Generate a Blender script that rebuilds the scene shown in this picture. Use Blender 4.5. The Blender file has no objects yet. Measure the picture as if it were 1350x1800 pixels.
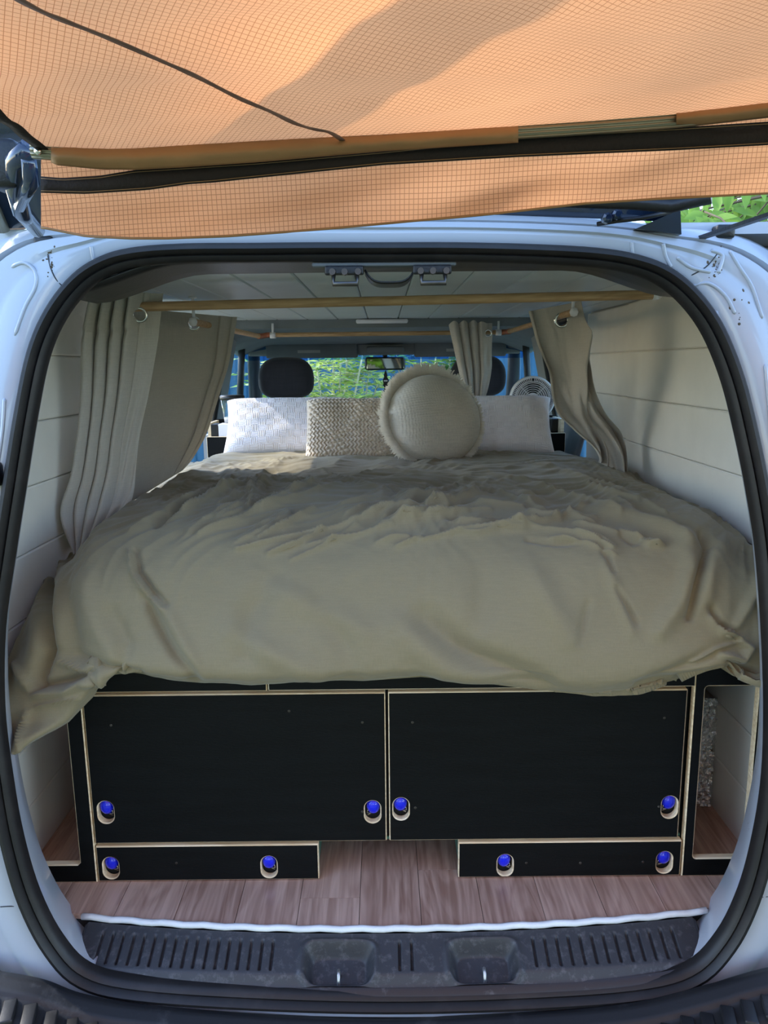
import bpy, bmesh, math, random
from mathutils import Vector, Matrix, noise
random.seed(7)
S = bpy.context.scene
COL = S.collection
PI = math.pi
# ------------------------------------------------------------------ camera
CAMZ, TILT, ROLL, F = 1.13, math.radians(10.9), math.radians(0.6), 1350.0
_f = Vector((0, math.cos(TILT), -math.sin(TILT)))
_r0 = Vector((1, 0, 0)); _u0 = Vector((0, math.sin(TILT), math.cos(TILT)))
_R = _r0*math.cos(ROLL) - _u0*math.sin(ROLL)
_U = _r0*math.sin(ROLL) + _u0*math.cos(ROLL)
_C = Vector((0, 0, CAMZ))
cam = bpy.data.cameras.new('camera')
camo = bpy.data.objects.new('camera', cam); COL.objects.link(camo)
m = Matrix((( _R.x, _U.x, -_f.x, 0), (_R.y, _U.y, -_f.y, 0), (_R.z, _U.z, -_f.z, CAMZ), (0, 0, 0, 1)))
camo.matrix_world = m
cam.sensor_fit = 'HORIZONTAL'; cam.sensor_width = 36; cam.lens = 36
cam.clip_start = 0.02; cam.clip_end = 200
S.camera = camo
# ------------------------------------------------------------------ world, sun, exposure
W = bpy.data.worlds.new('world'); S.world = W; W.use_nodes = True
nt = W.node_tree; bg = nt.nodes['Background']
sky = nt.nodes.new('ShaderNodeTexSky'); sky.sky_type = 'NISHITA'
sky.sun_disc = False; sky.sun_elevation = math.radians(40); sky.sun_rotation = math.radians(296)
sky.air_density = 1.2; sky.dust_density = .6; sky.ozone_density = 2.0
tint = nt.nodes.new('ShaderNodeMix'); tint.data_type = 'RGBA'; tint.blend_type = 'MULTIPLY'; tint.inputs[0].default_value = 1
tint.inputs[7].default_value = (.95, .99, 1.07, 1)                        # cool shade-side white balance, the whole sky alike
nt.links.new(sky.outputs[0], tint.inputs[6]); nt.links.new(tint.outputs[2], bg.inputs[0]); bg.inputs[1].default_value = 0.30
sun = bpy.data.lights.new('sun', 'SUN'); sun.energy = 2.3; sun.angle = math.radians(0.6); sun.color = (1, .93, .8)
suno = bpy.data.objects.new('sun', sun); COL.objects.link(suno)
SUNDIR = Vector((-0.74, 0.24, 0.63)).normalized()          # towards the sun
suno.rotation_euler = SUNDIR.to_track_quat('Z', 'Y').to_euler()
V = S.view_settings
V.view_transform = 'Standard'; V.look = 'None'; V.gamma = 1.0; V.use_curve_mapping = False
V.exposure = 1.35

# ------------------------------------------------------------------ helpers
def ray(px, py): return _f + _R*((px-675)/F) - _U*((py-900)/F)
def at(px, py, Y):
    d = ray(px, py); return _C + d*(Y/d.y)
def atz(px, py, z):
    d = ray(px, py); return _C + d*((z-CAMZ)/d.z)
def proj(p):
    v = p - _C; D = v.dot(_f); return 675 + F*v.dot(_R)/D, 900 - F*v.dot(_U)/D
def lerp(a, b, t): return a + (b-a)*t
def sm(a, b, x):
    t = max(0., min(1., (x-a)/(b-a))); return t*t*(3-2*t)
def interp(pts, x):
    if x <= pts[0][0]: return pts[0][1]
    for (a, va), (b, vb) in zip(pts, pts[1:]):
        if x <= b: return va + (vb-va)*(x-a)/(b-a)
    return pts[-1][1]
def catmull(pts, n):
    """n samples along a smooth open curve through pts (lists of floats)."""
    out = []; k = len(pts)-1
    for i in range(n):
        t = i/(n-1)*k; j = min(int(t), k-1); t -= j
        p0, p1, p2, p3 = pts[max(j-1, 0)], pts[j], pts[j+1], pts[min(j+2, k)]
        out.append([0.5*(2*b + (c-a)*t + (2*a-5*b+4*c-d)*t*t + (3*b-a-3*c+d)*t**3) for a, b, c, d in zip(p0, p1, p2, p3)])
    return out

class MB:
    """collects geometry for ONE mesh object"""
    def __init__(s): s.v = []; s.f = []; s.uv = None; s.mi = []
    def add(s, vs, fs, mi=0):
        o = len(s.v); s.v += [tuple(v) for v in vs]; s.f += [tuple(i+o for i in f) for f in fs]; s.mi += [mi]*len(fs); return s
    def box(s, x0, x1, y0, y1, z0, z1, mi=0, M=None):
        vs = [Vector((x, y, z)) for z in (z0, z1) for y in (y0, y1) for x in (x0, x1)]
        if M: vs = [M @ v for v in vs]
        return s.add(vs, [(0,2,3,1), (4,5,7,6), (0,1,5,4), (2,6,7,3), (0,4,6,2), (1,3,7,5)], mi)
    def bar(s, a, b, w, h, mi=0, up=(0,0,1)):
        a = Vector(a); b = Vector(b); d = (b-a).normalized(); up = Vector(up)
        x = d.cross(up).normalized(); y = x.cross(d)
        vs = [p + x*(w/2*i) + y*(h/2*j) for p in (a, b) for j in (-1, 1) for i in (-1, 1)]
        return s.add(vs, [(0,2,3,1), (4,5,7,6), (0,1,5,4), (2,6,7,3), (0,4,6,2), (1,3,7,5)], mi)
    def tube(s, path, r, n=10, cap=True, closed=False, mi=0, sx=1.0):
        P = [Vector(p) for p in path]; k = len(P); rs = r if isinstance(r, (list, tuple)) else [r]*k
        up = None; rings = []
        for i in range(k):
            if closed: d = (P[(i+1) % k]-P[i-1])
            else: d = P[min(i+1, k-1)]-P[max(i-1, 0)]
            d.normalize()
            if up is None: up = d.orthogonal().normalized()
            up = (up - d*up.dot(d)).normalized(); w = d.cross(up)
            rings.append([P[i] + up*(rs[i]*math.cos(2*PI*j/n)) + w*(rs[i]*sx*math.sin(2*PI*j/n)) for j in range(n)])
        o = []
        for g in rings: o += g
        fs = []
        for i in range(k if closed else k-1):
            a, b = i*n, ((i+1) % k)*n
            for j in range(n): fs.append((a+j, a+(j+1) % n, b+(j+1) % n, b+j))
        if cap and not closed: fs += [tuple(range(n-1, -1, -1)), tuple(range((k-1)*n, k*n))]
        return s.add(o, fs, mi)
    def lathe(s, prof, n=24, M=None, mi=0, cap=True):
        vs = []
        for (r, z) in prof:
            for j in range(n): vs.append(Vector((r*math.cos(2*PI*j/n), r*math.sin(2*PI*j/n), z)))
        if M: vs = [M @ v for v in vs]
        fs = []
        for i in range(len(prof)-1):
            for j in range(n): fs.append((i*n+j, i*n+(j+1) % n, (i+1)*n+(j+1) % n, (i+1)*n+j))
        if cap: fs += [tuple(range(n-1, -1, -1)), tuple(range((len(prof)-1)*n, len(prof)*n))]
        return s.add(vs, fs, mi)
    def grid(s, fn, nu, nv, closed_u=False, mi=0, skip=None):
        o = len(s.v); vs = []; uv = []
        for j in range(nv+1):
            for i in range(nu+(0 if closed_u else 1)):
                vs.append(fn(i/nu, j/nv))
        w = nu if closed_u else nu+1; fs = []
        for j in range(nv):
            for i in range(nu):
                q = (j*w+i, j*w+(i+1) % w, (j+1)*w+(i+1) % w, (j+1)*w+i)
                if skip and skip((vs[q[0]]+vs[q[2]])/2): continue
                fs.append(q)
        return s.add(vs, fs, mi)
    def build(s, name, mat, parent=None, smooth=False, uvs=None, solid=0, off=0, bevel=0, angle=None):
        me = bpy.data.meshes.new(name); me.from_pydata(s.v, [], s.f)
        mats = mat if isinstance(mat, (list, tuple)) else [mat]
        for mm in mats: me.materials.append(mm)
        if len(mats) > 1: me.polygons.foreach_set('material_index', s.mi)
        bm = bmesh.new(); bm.from_mesh(me); bmesh.ops.recalc_face_normals(bm, faces=bm.faces)
        if bevel: bmesh.ops.bevel(bm, geom=list(bm.edges), offset=bevel, segments=2, affect='EDGES', profile=.6)
        bm.to_mesh(me); bm.free()
        if smooth: me.shade_smooth() if angle is None else me.shade_smooth()
        if uvs:
            L = me.uv_layers.new(name='UVMap')
            for lp in me.loops: L.data[lp.index].uv = uvs[lp.vertex_index]
        o = bpy.data.objects.new(name, me); COL.objects.link(o)
        if angle is not None:
            try: me.set_sharp_from_angle(angle=math.radians(angle))
            except Exception: pass
        if parent is not None:
            o.parent = parent
            o.matrix_parent_inverse = Matrix.Translation(-parent_loc(parent))
        if solid:
            md = o.modifiers.new('thickness', 'SOLIDIFY'); md.thickness = solid; md.offset = off
        return o
def parent_loc(p):
    return Vector(p.location) if p.parent is None else Vector()      # parts sit at the world origin under their Empty
def thing(name, label, cat, loc=(0, 0, 0), group=None):
    o = bpy.data.objects.new(name, None); COL.objects.link(o); o.location = loc; o.empty_display_size = .05
    o['label'] = label; o['category'] = cat
    if group: o['group'] = group
    return o
def tag(o, label, cat, group=None, kind=None):
    o['label'] = label
    if cat: o['category'] = cat
    if group: o['group'] = group
    if kind: o['kind'] = kind
    return o
def struct(o, label=None, cat=None):
    o['kind'] = 'structure'
    if label: o['label'] = label
    if cat: o['category'] = cat
    return o
def rbox(x0, x1, y0, y1, z0, z1, b=.004, seg=2, M=None):
    """bevelled box as an MB"""
    bm = bmesh.new(); bmesh.ops.create_cube(bm, size=1)
    for v in bm.verts: v.co = Vector((lerp(x0, x1, v.co.x+.5), lerp(y0, y1, v.co.y+.5), lerp(z0, z1, v.co.z+.5)))
    bmesh.ops.bevel(bm, geom=list(bm.edges), offset=b, segments=seg, affect='EDGES', profile=.5)
    bm.verts.index_update()
    mb = MB(); mb.add([(M @ v.co) if M else v.co.copy() for v in bm.verts], [[v.index for v in f.verts] for f in bm.faces]); bm.free()
    return mb

# ------------------------------------------------------------------ materials
def newmat(name):
    mt = bpy.data.materials.new(name); mt.use_nodes = True
    return mt, mt.node_tree.nodes, mt.node_tree.links, mt.node_tree.nodes['Principled BSDF']
def N(nodes, typ, **kw):
    n = nodes.new(typ)
    for k, v in kw.items():
        if k.startswith('i_'):
            key = k[2:]; key = int(key) if key.isdigit() else key.replace('_', ' ')
            n.inputs[key].default_value = v
        else: setattr(n, k, v)
    return n
def c4(c): return (c[0], c[1], c[2], 1)
def srgb(r, g, b):
    f = lambda v: (v/255/12.92 if v/255 <= .04045 else ((v/255+.055)/1.055)**2.4)
    return (f(r), f(g), f(b))
def mat(name, col, rough=.5, metal=0, noise_amt=.08, scale=12, bump=0, bscale=60, spec=.5, coat=0, sheen=0, stretch=None, coords='Object'):
    mt, n, l, b = newmat(name)
    b.inputs['Roughness'].default_value = rough; b.inputs['Metallic'].default_value = metal
    b.inputs['Specular IOR Level'].default_value = spec
    if coat: b.inputs['Coat Weight'].default_value = coat; b.inputs['Coat Roughness'].default_value = .08
    if sheen: b.inputs['Sheen Weight'].default_value = sheen; b.inputs['Sheen Roughness'].default_value = .5
    tc = N(n, 'ShaderNodeTexCoord'); src = tc.outputs[coords]
    if stretch:
        mp = N(n, 'ShaderNodeMapping'); mp.inputs['Scale'].default_value = stretch; l.new(src, mp.inputs[0]); src = mp.outputs[0]
    nz = N(n, 'ShaderNodeTexNoise', i_Scale=scale, i_Detail=5.0); l.new(src, nz.inputs['Vector'])
    rp = N(n, 'ShaderNodeValToRGB'); l.new(nz.outputs[0], rp.inputs[0])
    k0, k1 = 1-noise_amt*1.6, 1+noise_amt*1.6
    rp.color_ramp.elements[0].position = .3; rp.color_ramp.elements[1].position = .7
    rp.color_ramp.elements[0].color = c4([min(1, v*k0) for v in col]); rp.color_ramp.elements[1].color = c4([min(1, v*k1) for v in col])
    l.new(rp.outputs[0], b.inputs['Base Color'])
    if bump:
        n2 = N(n, 'ShaderNodeTexNoise', i_Scale=bscale, i_Detail=6.0); l.new(src, n2.inputs['Vector'])
        bp = N(n, 'ShaderNodeBump', i_Strength=bump, i_Distance=.01); l.new(n2.outputs[0], bp.inputs['Height']); l.new(bp.outputs[0], b.inputs['Normal'])
    return mt
def weave(name, col, scale=900, bump=.25, rough=.9, sheen=.15, amt=.12, transl=0, blotch=.06, slub=True):
    """woven cloth: fine cross threads, slubs, soft blotches"""
    mt, n, l, b = newmat(name)
    b.inputs['Roughness'].default_value = rough; b.inputs['Sheen Weight'].default_value = sheen; b.inputs['Specular IOR Level'].default_value = .5 if rough < .6 else .25
    tc = N(n, 'ShaderNodeTexCoord')
    hs = []
    for st in ((1, .06, 1), (.06, 1, .06)):
        mp = N(n, 'ShaderNodeMapping'); mp.inputs['Scale'].default_value = (st[0]*scale*.25, scale*.25*st[2], st[1]*scale*.25); l.new(tc.outputs['Object'], mp.inputs[0])
        nz = N(n, 'ShaderNodeTexNoise', i_Scale=1.0, i_Detail=2.0); l.new(mp.outputs[0], nz.inputs['Vector']); hs.append(nz)
    ad = N(n, 'ShaderNodeMath', operation='ADD'); l.new(hs[0].outputs[0], ad.inputs[0]); l.new(hs[1].outputs[0], ad.inputs[1])
    bl = N(n, 'ShaderNodeTexNoise', i_Scale=4.0, i_Detail=4.0); l.new(tc.outputs['Object'], bl.inputs['Vector'])
    m1 = N(n, 'ShaderNodeMapRange'); m1.inputs[1].default_value = .7; m1.inputs[2].default_value = 1.3; m1.inputs[3].default_value = 1-amt; m1.inputs[4].default_value = 1+amt; l.new(ad.outputs[0], m1.inputs[0])
    m2 = N(n, 'ShaderNodeMapRange'); m2.inputs[1].default_value = .3; m2.inputs[2].default_value = .7; m2.inputs[3].default_value = 1-blotch; m2.inputs[4].default_value = 1+blotch; l.new(bl.outputs[0], m2.inputs[0])
    mu = N(n, 'ShaderNodeMath', operation='MULTIPLY'); l.new(m1.outputs[0], mu.inputs[0]); l.new(m2.outputs[0], mu.inputs[1])
    vm = N(n, 'ShaderNodeVectorMath', operation='SCALE'); vm.inputs[0].default_value = col; l.new(mu.outputs[0], vm.inputs['Scale'])
    l.new(vm.outputs[0], b.inputs['Base Color'])
    bp = N(n, 'ShaderNodeBump', i_Strength=bump, i_Distance=.002); l.new(ad.outputs[0], bp.inputs['Height']); l.new(bp.outputs[0], b.inputs['Normal'])
    if transl:
        tr = N(n, 'ShaderNodeBsdfTranslucent'); l.new(vm.outputs[0], tr.inputs[0])
        mx = N(n, 'ShaderNodeMixShader', i_0=transl); l.new(b.outputs[0], mx.inputs[1]); l.new(tr.outputs[0], mx.inputs[2])
        l.new(mx.outputs[0], n['Material Output'].inputs[0])
    return mt
def wood(name, c0, c1, axis='Y', scale=6, rough=.45, grain=14):
    mt, n, l, b = newmat(name); b.inputs['Roughness'].default_value = rough
    tc = N(n, 'ShaderNodeTexCoord'); mp = N(n, 'ShaderNodeMapping')
    s = [scale*grain]*3; s['XYZ'.index(axis)] = scale*.6; mp.inputs['Scale'].default_value = s
    oi = N(n, 'ShaderNodeObjectInfo'); ad = N(n, 'ShaderNodeVectorMath', operation='ADD')
    sc = N(n, 'ShaderNodeMath', operation='MULTIPLY', i_1=37.0); l.new(oi.outputs['Random'], sc.inputs[0])
    l.new(tc.outputs['Object'], ad.inputs[0]); l.new(sc.outputs[0], ad.inputs[1]); l.new(ad.outputs[0], mp.inputs[0])
    nz = N(n, 'ShaderNodeTexNoise', i_Scale=1.0, i_Detail=6.0, i_Distortion=.6); l.new(mp.outputs[0], nz.inputs['Vector'])
    mp2 = N(n, 'ShaderNodeMapping'); s2 = [scale*2.2]*3; s2['XYZ'.index(axis)] = scale*.35; mp2.inputs['Scale'].default_value = s2; l.new(ad.outputs[0], mp2.inputs[0])
    n2 = N(n, 'ShaderNodeTexNoise', i_Scale=1.0, i_Detail=3.0, i_Distortion=1.2); l.new(mp2.outputs[0], n2.inputs['Vector'])
    wv = N(n, 'ShaderNodeMath', operation='SINE'); mm = N(n, 'ShaderNodeMath', operation='MULTIPLY', i_1=38.0); l.new(n2.outputs[0], mm.inputs[0]); l.new(mm.outputs[0], wv.inputs[0])
    m3 = N(n, 'ShaderNodeMath', operation='MULTIPLY_ADD', i_1=.08); l.new(wv.outputs[0], m3.inputs[0]); l.new(nz.outputs[0], m3.inputs[2])
    rv = N(n, 'ShaderNodeMath', operation='MULTIPLY_ADD', i_1=.22); l.new(oi.outputs['Random'], rv.inputs[0]); l.new(m3.outputs[0], rv.inputs[2])
    rp = N(n, 'ShaderNodeValToRGB'); rp.color_ramp.elements[0].position = .3; rp.color_ramp.elements[1].position = .85
    rp.color_ramp.elements[0].color = c4(c0); rp.color_ramp.elements[1].color = c4(c1); l.new(rv.outputs[0], rp.inputs[0]); l.new(rp.outputs[0], b.inputs['Base Color'])
    return mt
def glass(name, tint, gloss=.08, rough=.02):
    mt, n, l, b = newmat(name); n.remove(b)
    tr = N(n, 'ShaderNodeBsdfTransparent'); tr.inputs[0].default_value = c4(tint)
    gl = N(n, 'ShaderNodeBsdfGlossy', i_Roughness=rough); mx = N(n, 'ShaderNodeMixShader', i_0=gloss); l.new(tr.outputs[0], mx.inputs[1]); l.new(gl.outputs[0], mx.inputs[2])
    l.new(mx.outputs[0], n['Material Output'].inputs[0]); return mt
def ripstop(name, col, line, sp, transl=.5, lw=.14):
    """translucent awning cloth with a ripstop grid laid in UV metres"""
    mt, n, l, b = newmat(name); b.inputs['Roughness'].default_value = .6
    uv = N(n, 'ShaderNodeTexCoord'); sx = N(n, 'ShaderNodeSeparateXYZ'); l.new(uv.outputs['UV'], sx.inputs[0])
    outs = []
    for ax in (0, 1):
        d = N(n, 'ShaderNodeMath', operation='DIVIDE', i_1=sp); l.new(sx.outputs[ax], d.inputs[0])
        fr = N(n, 'ShaderNodeMath', operation='FRACT'); l.new(d.outputs[0], fr.inputs[0])
        lt = N(n, 'ShaderNodeMath', operation='LESS_THAN', i_1=lw); l.new(fr.outputs[0], lt.inputs[0]); outs.append(lt)
    mxm = N(n, 'ShaderNodeMath', operation='MAXIMUM'); l.new(outs[0].outputs[0], mxm.inputs[0]); l.new(outs[1].outputs[0], mxm.inputs[1])
    nz = N(n, 'ShaderNodeTexNoise', i_Scale=6.0, i_Detail=4.0); l.new(uv.outputs['UV'], nz.inputs['Vector'])
    mr = N(n, 'ShaderNodeMapRange'); mr.inputs[1].default_value = .3; mr.inputs[2].default_value = .7; mr.inputs[3].default_value = .92; mr.inputs[4].default_value = 1.06; l.new(nz.outputs[0], mr.inputs[0])
    mx = N(n, 'ShaderNodeMix', data_type='RGBA'); mx.inputs[6].default_value = c4(col); mx.inputs[7].default_value = c4(line); l.new(mxm.outputs[0], mx.inputs[0])
    vs = N(n, 'ShaderNodeVectorMath', operation='SCALE'); l.new(mx.outputs[2], vs.inputs[0]); l.new(mr.outputs[0], vs.inputs['Scale'])
    l.new(vs.outputs[0], b.inputs['Base Color'])
    tr = N(n, 'ShaderNodeBsdfTranslucent'); l.new(vs.outputs[0], tr.inputs[0])
    ms = N(n, 'ShaderNodeMixShader', i_0=transl); l.new(b.outputs[0], ms.inputs[1]); l.new(tr.outputs[0], ms.inputs[2]); l.new(ms.outputs[0], n['Material Output'].inputs[0])
    return mt
def leafmat(name, c0, c1, transl=.45):
    mt, n, l, b = newmat(name); b.inputs['Roughness'].default_value = .5
    ge = N(n, 'ShaderNodeNewGeometry'); rp = N(n, 'ShaderNodeValToRGB'); rp.color_ramp.elements[0].color = c4(c0); rp.color_ramp.elements[1].color = c4(c1)
    l.new(ge.outputs['Random Per Island'], rp.inputs[0]); l.new(rp.outputs[0], b.inputs['Base Color'])
    tr = N(n, 'ShaderNodeBsdfTranslucent'); l.new(rp.outputs[0], tr.inputs[0])
    ms = N(n, 'ShaderNodeMixShader', i_0=transl); l.new(b.outputs[0], ms.inputs[1]); l.new(tr.outputs[0], ms.inputs[2]); l.new(ms.outputs[0], n['Material Output'].inputs[0])
    return mt
def paint(name, col, dirt, thr=.66, scale=9, rough=.28, coat=.6):
    """vehicle paint with small rust and dirt specks"""
    mt, n, l, b = newmat(name); b.inputs['Roughness'].default_value = rough; b.inputs['Coat Weight'].default_value = coat
    tc = N(n, 'ShaderNodeTexCoord')
    a = N(n, 'ShaderNodeTexNoise', i_Scale=scale, i_Detail=3.0); l.new(tc.outputs['Object'], a.inputs['Vector'])
    c = N(n, 'ShaderNodeTexNoise', i_Scale=scale*16, i_Detail=6.0); l.new(tc.outputs['Object'], c.inputs['Vector'])
    mu = N(n, 'ShaderNodeMath', operation='MULTIPLY_ADD', i_1=.55); l.new(a.outputs[0], mu.inputs[0])
    m2 = N(n, 'ShaderNodeMath', operation='MULTIPLY', i_1=.45); l.new(c.outputs[0], m2.inputs[0]); l.new(m2.outputs[0], mu.inputs[2])
    rp = N(n, 'ShaderNodeValToRGB'); rp.color_ramp.elements[0].position = thr; rp.color_ramp.elements[1].position = thr+.05
    rp.color_ramp.elements[0].color = c4(col); rp.color_ramp.elements[1].color = c4(dirt); l.new(mu.outputs[0], rp.inputs[0]); l.new(rp.outputs[0], b.inputs['Base Color'])
    return mt
def rubber(name, col, dust, amt=.5, rough=.45, scale=30):
    mt, n, l, b = newmat(name); tc = N(n, 'ShaderNodeTexCoord')
    a = N(n, 'ShaderNodeTexNoise', i_Scale=scale, i_Detail=8.0, i_Roughness=.7); l.new(tc.outputs['Object'], a.inputs['Vector'])
    rp = N(n, 'ShaderNodeValToRGB'); rp.color_ramp.elements[0].position = amt; rp.color_ramp.elements[1].position = amt+.28
    rp.color_ramp.elements[0].color = c4(col); rp.color_ramp.elements[1].color = c4(dust); l.new(a.outputs[0], rp.inputs[0]); l.new(rp.outputs[0], b.inputs['Base Color'])
    b.inputs['Roughness'].default_value = rough
    bp = N(n, 'ShaderNodeBump', i_Strength=.25, i_Distance=.003); l.new(a.outputs[0], bp.inputs['Height']); l.new(bp.outputs[0], b.inputs['Normal'])
    return mt

M = {}
M['white_paint'] = paint('white_paint', srgb(176, 182, 192), srgb(110, 85, 66), thr=.67)
M['white_board'] = mat('white_board', srgb(230, 226, 217), .5, noise_amt=.02, bump=.03, bscale=40)
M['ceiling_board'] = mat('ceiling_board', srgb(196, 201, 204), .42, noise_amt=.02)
M['sealant'] = mat('sealant', srgb(225, 228, 230), .5, noise_amt=.05, bump=.3, bscale=50)
M['seal'] = rubber('seal', srgb(20, 18, 19), srgb(40, 36, 36), .50, .5, 14)
M['seal_dusty'] = rubber('seal_dusty', srgb(34, 36, 42), srgb(110, 108, 110), .58, .4, 22)
M['scuff'] = rubber('scuff', srgb(50, 50, 54), srgb(98, 96, 98), .52, .5, 60)
M['bumper'] = rubber('bumper', srgb(26, 27, 30), srgb(76, 76, 78), .56, .5, 14)
M['black_plastic'] = mat('black_plastic', srgb(22, 22, 24), .4, noise_amt=.1, bump=.1, bscale=200)
M['black_ply'] = mat('black_ply', srgb(8, 10, 11), .55, noise_amt=.2, scale=7, bump=.12, bscale=90, stretch=(1, 1, 9), spec=.18)
M['raw_ply'] = wood('raw_ply', srgb(206, 178, 136), srgb(244, 226, 194), 'X', 8, .6)
M['dark_void'] = mat('dark_void', srgb(16, 17, 18), .8)
M['floor_wood'] = wood('floor_wood', srgb(150, 116, 100), srgb(208, 176, 158), 'Y', 6, .35)
M['rod_wood'] = wood('rod_wood', srgb(158, 122, 82), srgb(208, 172, 128), 'X', 10, .5)
M['duvet'] = weave('duvet', (.240, .200, .118), 2200, .12, .75, .2, .05, blotch=.03)
M['sheet'] = weave('sheet', srgb(214, 206, 220), 2000, .1, .9, .1, .04)
M['curtain'] = weave('curtain', srgb(188, 181, 170), 2000, .2, .9, .15, .06, transl=.06, blotch=.02)
M['curtain_hem'] = weave('curtain_hem', srgb(168, 160, 144), 700, .35, .9, .15, .14, transl=.12, blotch=.03)
M['white_cotton'] = weave('white_cotton', srgb(248, 243, 250), 2500, .1, .9, .2, .03)
M['knit'] = weave('knit', srgb(216, 202, 186), 1800, .3, .95, .3, .10)
M['boucle'] = weave('boucle', srgb(224, 217, 205), 1500, .4, .95, .35, .10)
M['fringe'] = weave('fringe', srgb(250, 245, 236), 1800, .3, .95, .35, .1, transl=.2)
M['chrome'] = mat('chrome', (.75, .74, .72), .16, 1, noise_amt=.05)
M['steel'] = mat('steel', (.5, .5, .5), .4, .9, noise_amt=.15)
M['dark_steel'] = mat('dark_steel', (.10, .09, .08), .35, .9, noise_amt=.2)
M['copper'] = mat('copper', srgb(196, 120, 90), .3, .9)
M['white_plastic'] = mat('white_plastic', srgb(232, 230, 232), .35, noise_amt=.02)
M['blue_latch'] = mat('blue_latch', srgb(14, 32, 220), .2, coat=.5, noise_amt=.03)
M['headrest'] = weave('headrest', srgb(44, 44, 50), 600, .35, .85, .15)
M['headliner'] = mat('headliner', srgb(128, 134, 138), .9, noise_amt=.05, bump=.15, bscale=250)
M['grey_trim'] = mat('grey_trim', srgb(150, 150, 150), .6, noise_amt=.04)
M['visor'] = mat('visor', srgb(104, 110, 116), .85, noise_amt=.05)
M['dark_trim'] = mat('dark_trim', srgb(40, 42, 46), .5)
M['glass'] = glass('glass', (.84, .95, 1.0))
M['tint_glass'] = glass('tint_glass', (.16, .42, .80))
M['privacy_glass'] = glass('privacy_glass', (.8, .84, .88), .1)
M['clear_plastic'] = glass('clear_plastic', (.86, .92, .93))
M['mirror_glass'] = mat('mirror_glass', (.8, .85, .85), .03, 1, noise_amt=.0)
M['awning'] = ripstop('awning', (.88, .37, .145), (.56, .18, .06), .0056, .62, .11)
M['valance'] = ripstop('valance', (.92, .42, .18), (.56, .20, .08), .0056, .70, .12)
M['tan_sleeve'] = mat('tan_sleeve', srgb(140, 108, 72), .65, noise_amt=.05, scale=20, bump=.1)
M['seam_tape'] = mat('seam_tape', srgb(120, 92, 84), .5, noise_amt=.15, scale=40)
M['velcro'] = mat('velcro', srgb(28, 20, 18), .85, noise_amt=.2, bump=.2, bscale=200)
M['alu'] = mat('alu', srgb(150, 146, 128), .35, .8, noise_amt=.08)
M['gate_paint'] = mat('gate_paint', srgb(26, 40, 62), .14, 0, noise_amt=.15, coat=.8)  # dark metal with the blue of reflected sky put into its colour
M['gate_glass'] = mat('gate_glass', srgb(30, 52, 84), .06, .2, noise_amt=.2)  # blue base colour carries the sky mirrored in the pane
M['foil'] = mat('foil', (.75, .78, .8), .22, 1, bump=.9, bscale=70)
M['yellow'] = mat('yellow', srgb(222, 214, 70), .6)
M['red_print'] = mat('red_print', srgb(190, 50, 44), .5)
M['green_board'] = mat('green_board', srgb(74, 110, 96), .6)
M['fence'] = mat('fence', srgb(56, 106, 136), .5, noise_amt=.06, scale=3)
M['bark'] = mat('bark', srgb(196, 190, 160), .8, noise_amt=.15, scale=8)
M['bark_dark'] = mat('bark_dark', srgb(92, 80, 64), .9, noise_amt=.2, scale=8)
M['leaf_light'] = leafmat('leaf_light', srgb(120, 160, 60), srgb(214, 226, 130))
M['leaf_tree'] = leafmat('leaf_tree', srgb(70, 118, 44), srgb(150, 182, 74))
M['leaf_mid'] = leafmat('leaf_mid', srgb(56, 110, 50), srgb(150, 184, 76))
M['grass'] = mat('grass', srgb(104, 112, 84), .9, noise_amt=.3, scale=5, bump=.5, bscale=60)
M['house'] = mat('house', srgb(226, 196, 158), .9, noise_amt=.05, scale=4)
M['eave'] = mat('eave', srgb(110, 78, 54), .8)

# ------------------------------------------------------------------ setting: ground, interior shell
FLOORZ, CEILZ = 0.0, 1.32
VCX = 0.008
def wx(z): return .832 - .028*max(z, 0)                    # half width of the lining at height z
g = MB(); g.grid(lambda u, v: Vector((lerp(-30, 30, u), lerp(-30, 40, v), -.62 + .03*noise.noise(Vector((u*30, v*30, 0))))), 40, 40)
struct(g.build('ground', M['grass'], smooth=True), 'garden lawn around the van', 'ground')

def lip(x): return 1.382 + .042*(abs(x-.02)/.64)**2.2       # the bowed rear end of the floor
fl = struct(MB().box(-.84, .86, 1.43, 3.5, -.06, -.013).build('floor', M['dark_trim']), 'wood-look laminate floor of the van', 'floor')
pw = .1287; xs = -.8320
for i in range(13):
    a, b = xs + i*pw, xs + (i+1)*pw - .0012
    cuts = sorted([1.40 + random.random()*.9]) if i % 2 else []
    if i == 5: cuts = [1.47]
    if i == 7: cuts = [1.56]
    ys = [None] + cuts + [3.0]
    for k in range(len(ys)-1):
        ya0 = lip(a) if ys[k] is None else ys[k]+.0008; yb0 = lip(b) if ys[k] is None else ys[k]+.0008
        y1 = ys[k+1]-.0004
        if y1 < max(ya0, yb0)+.01: continue
        vs = [(a, ya0, -.012), (b, yb0, -.012), (b, y1, -.012), (a, y1, -.012), (a, ya0, 0), (b, yb0, 0), (b, y1, 0), (a, y1, 0)]
        MB().add(vs, [(0,3,2,1), (4,5,6,7), (0,1,5,4), (1,2,6,5), (2,3,7,6), (3,0,4,7)]).build('plank', M['floor_wood'], fl)

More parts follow.
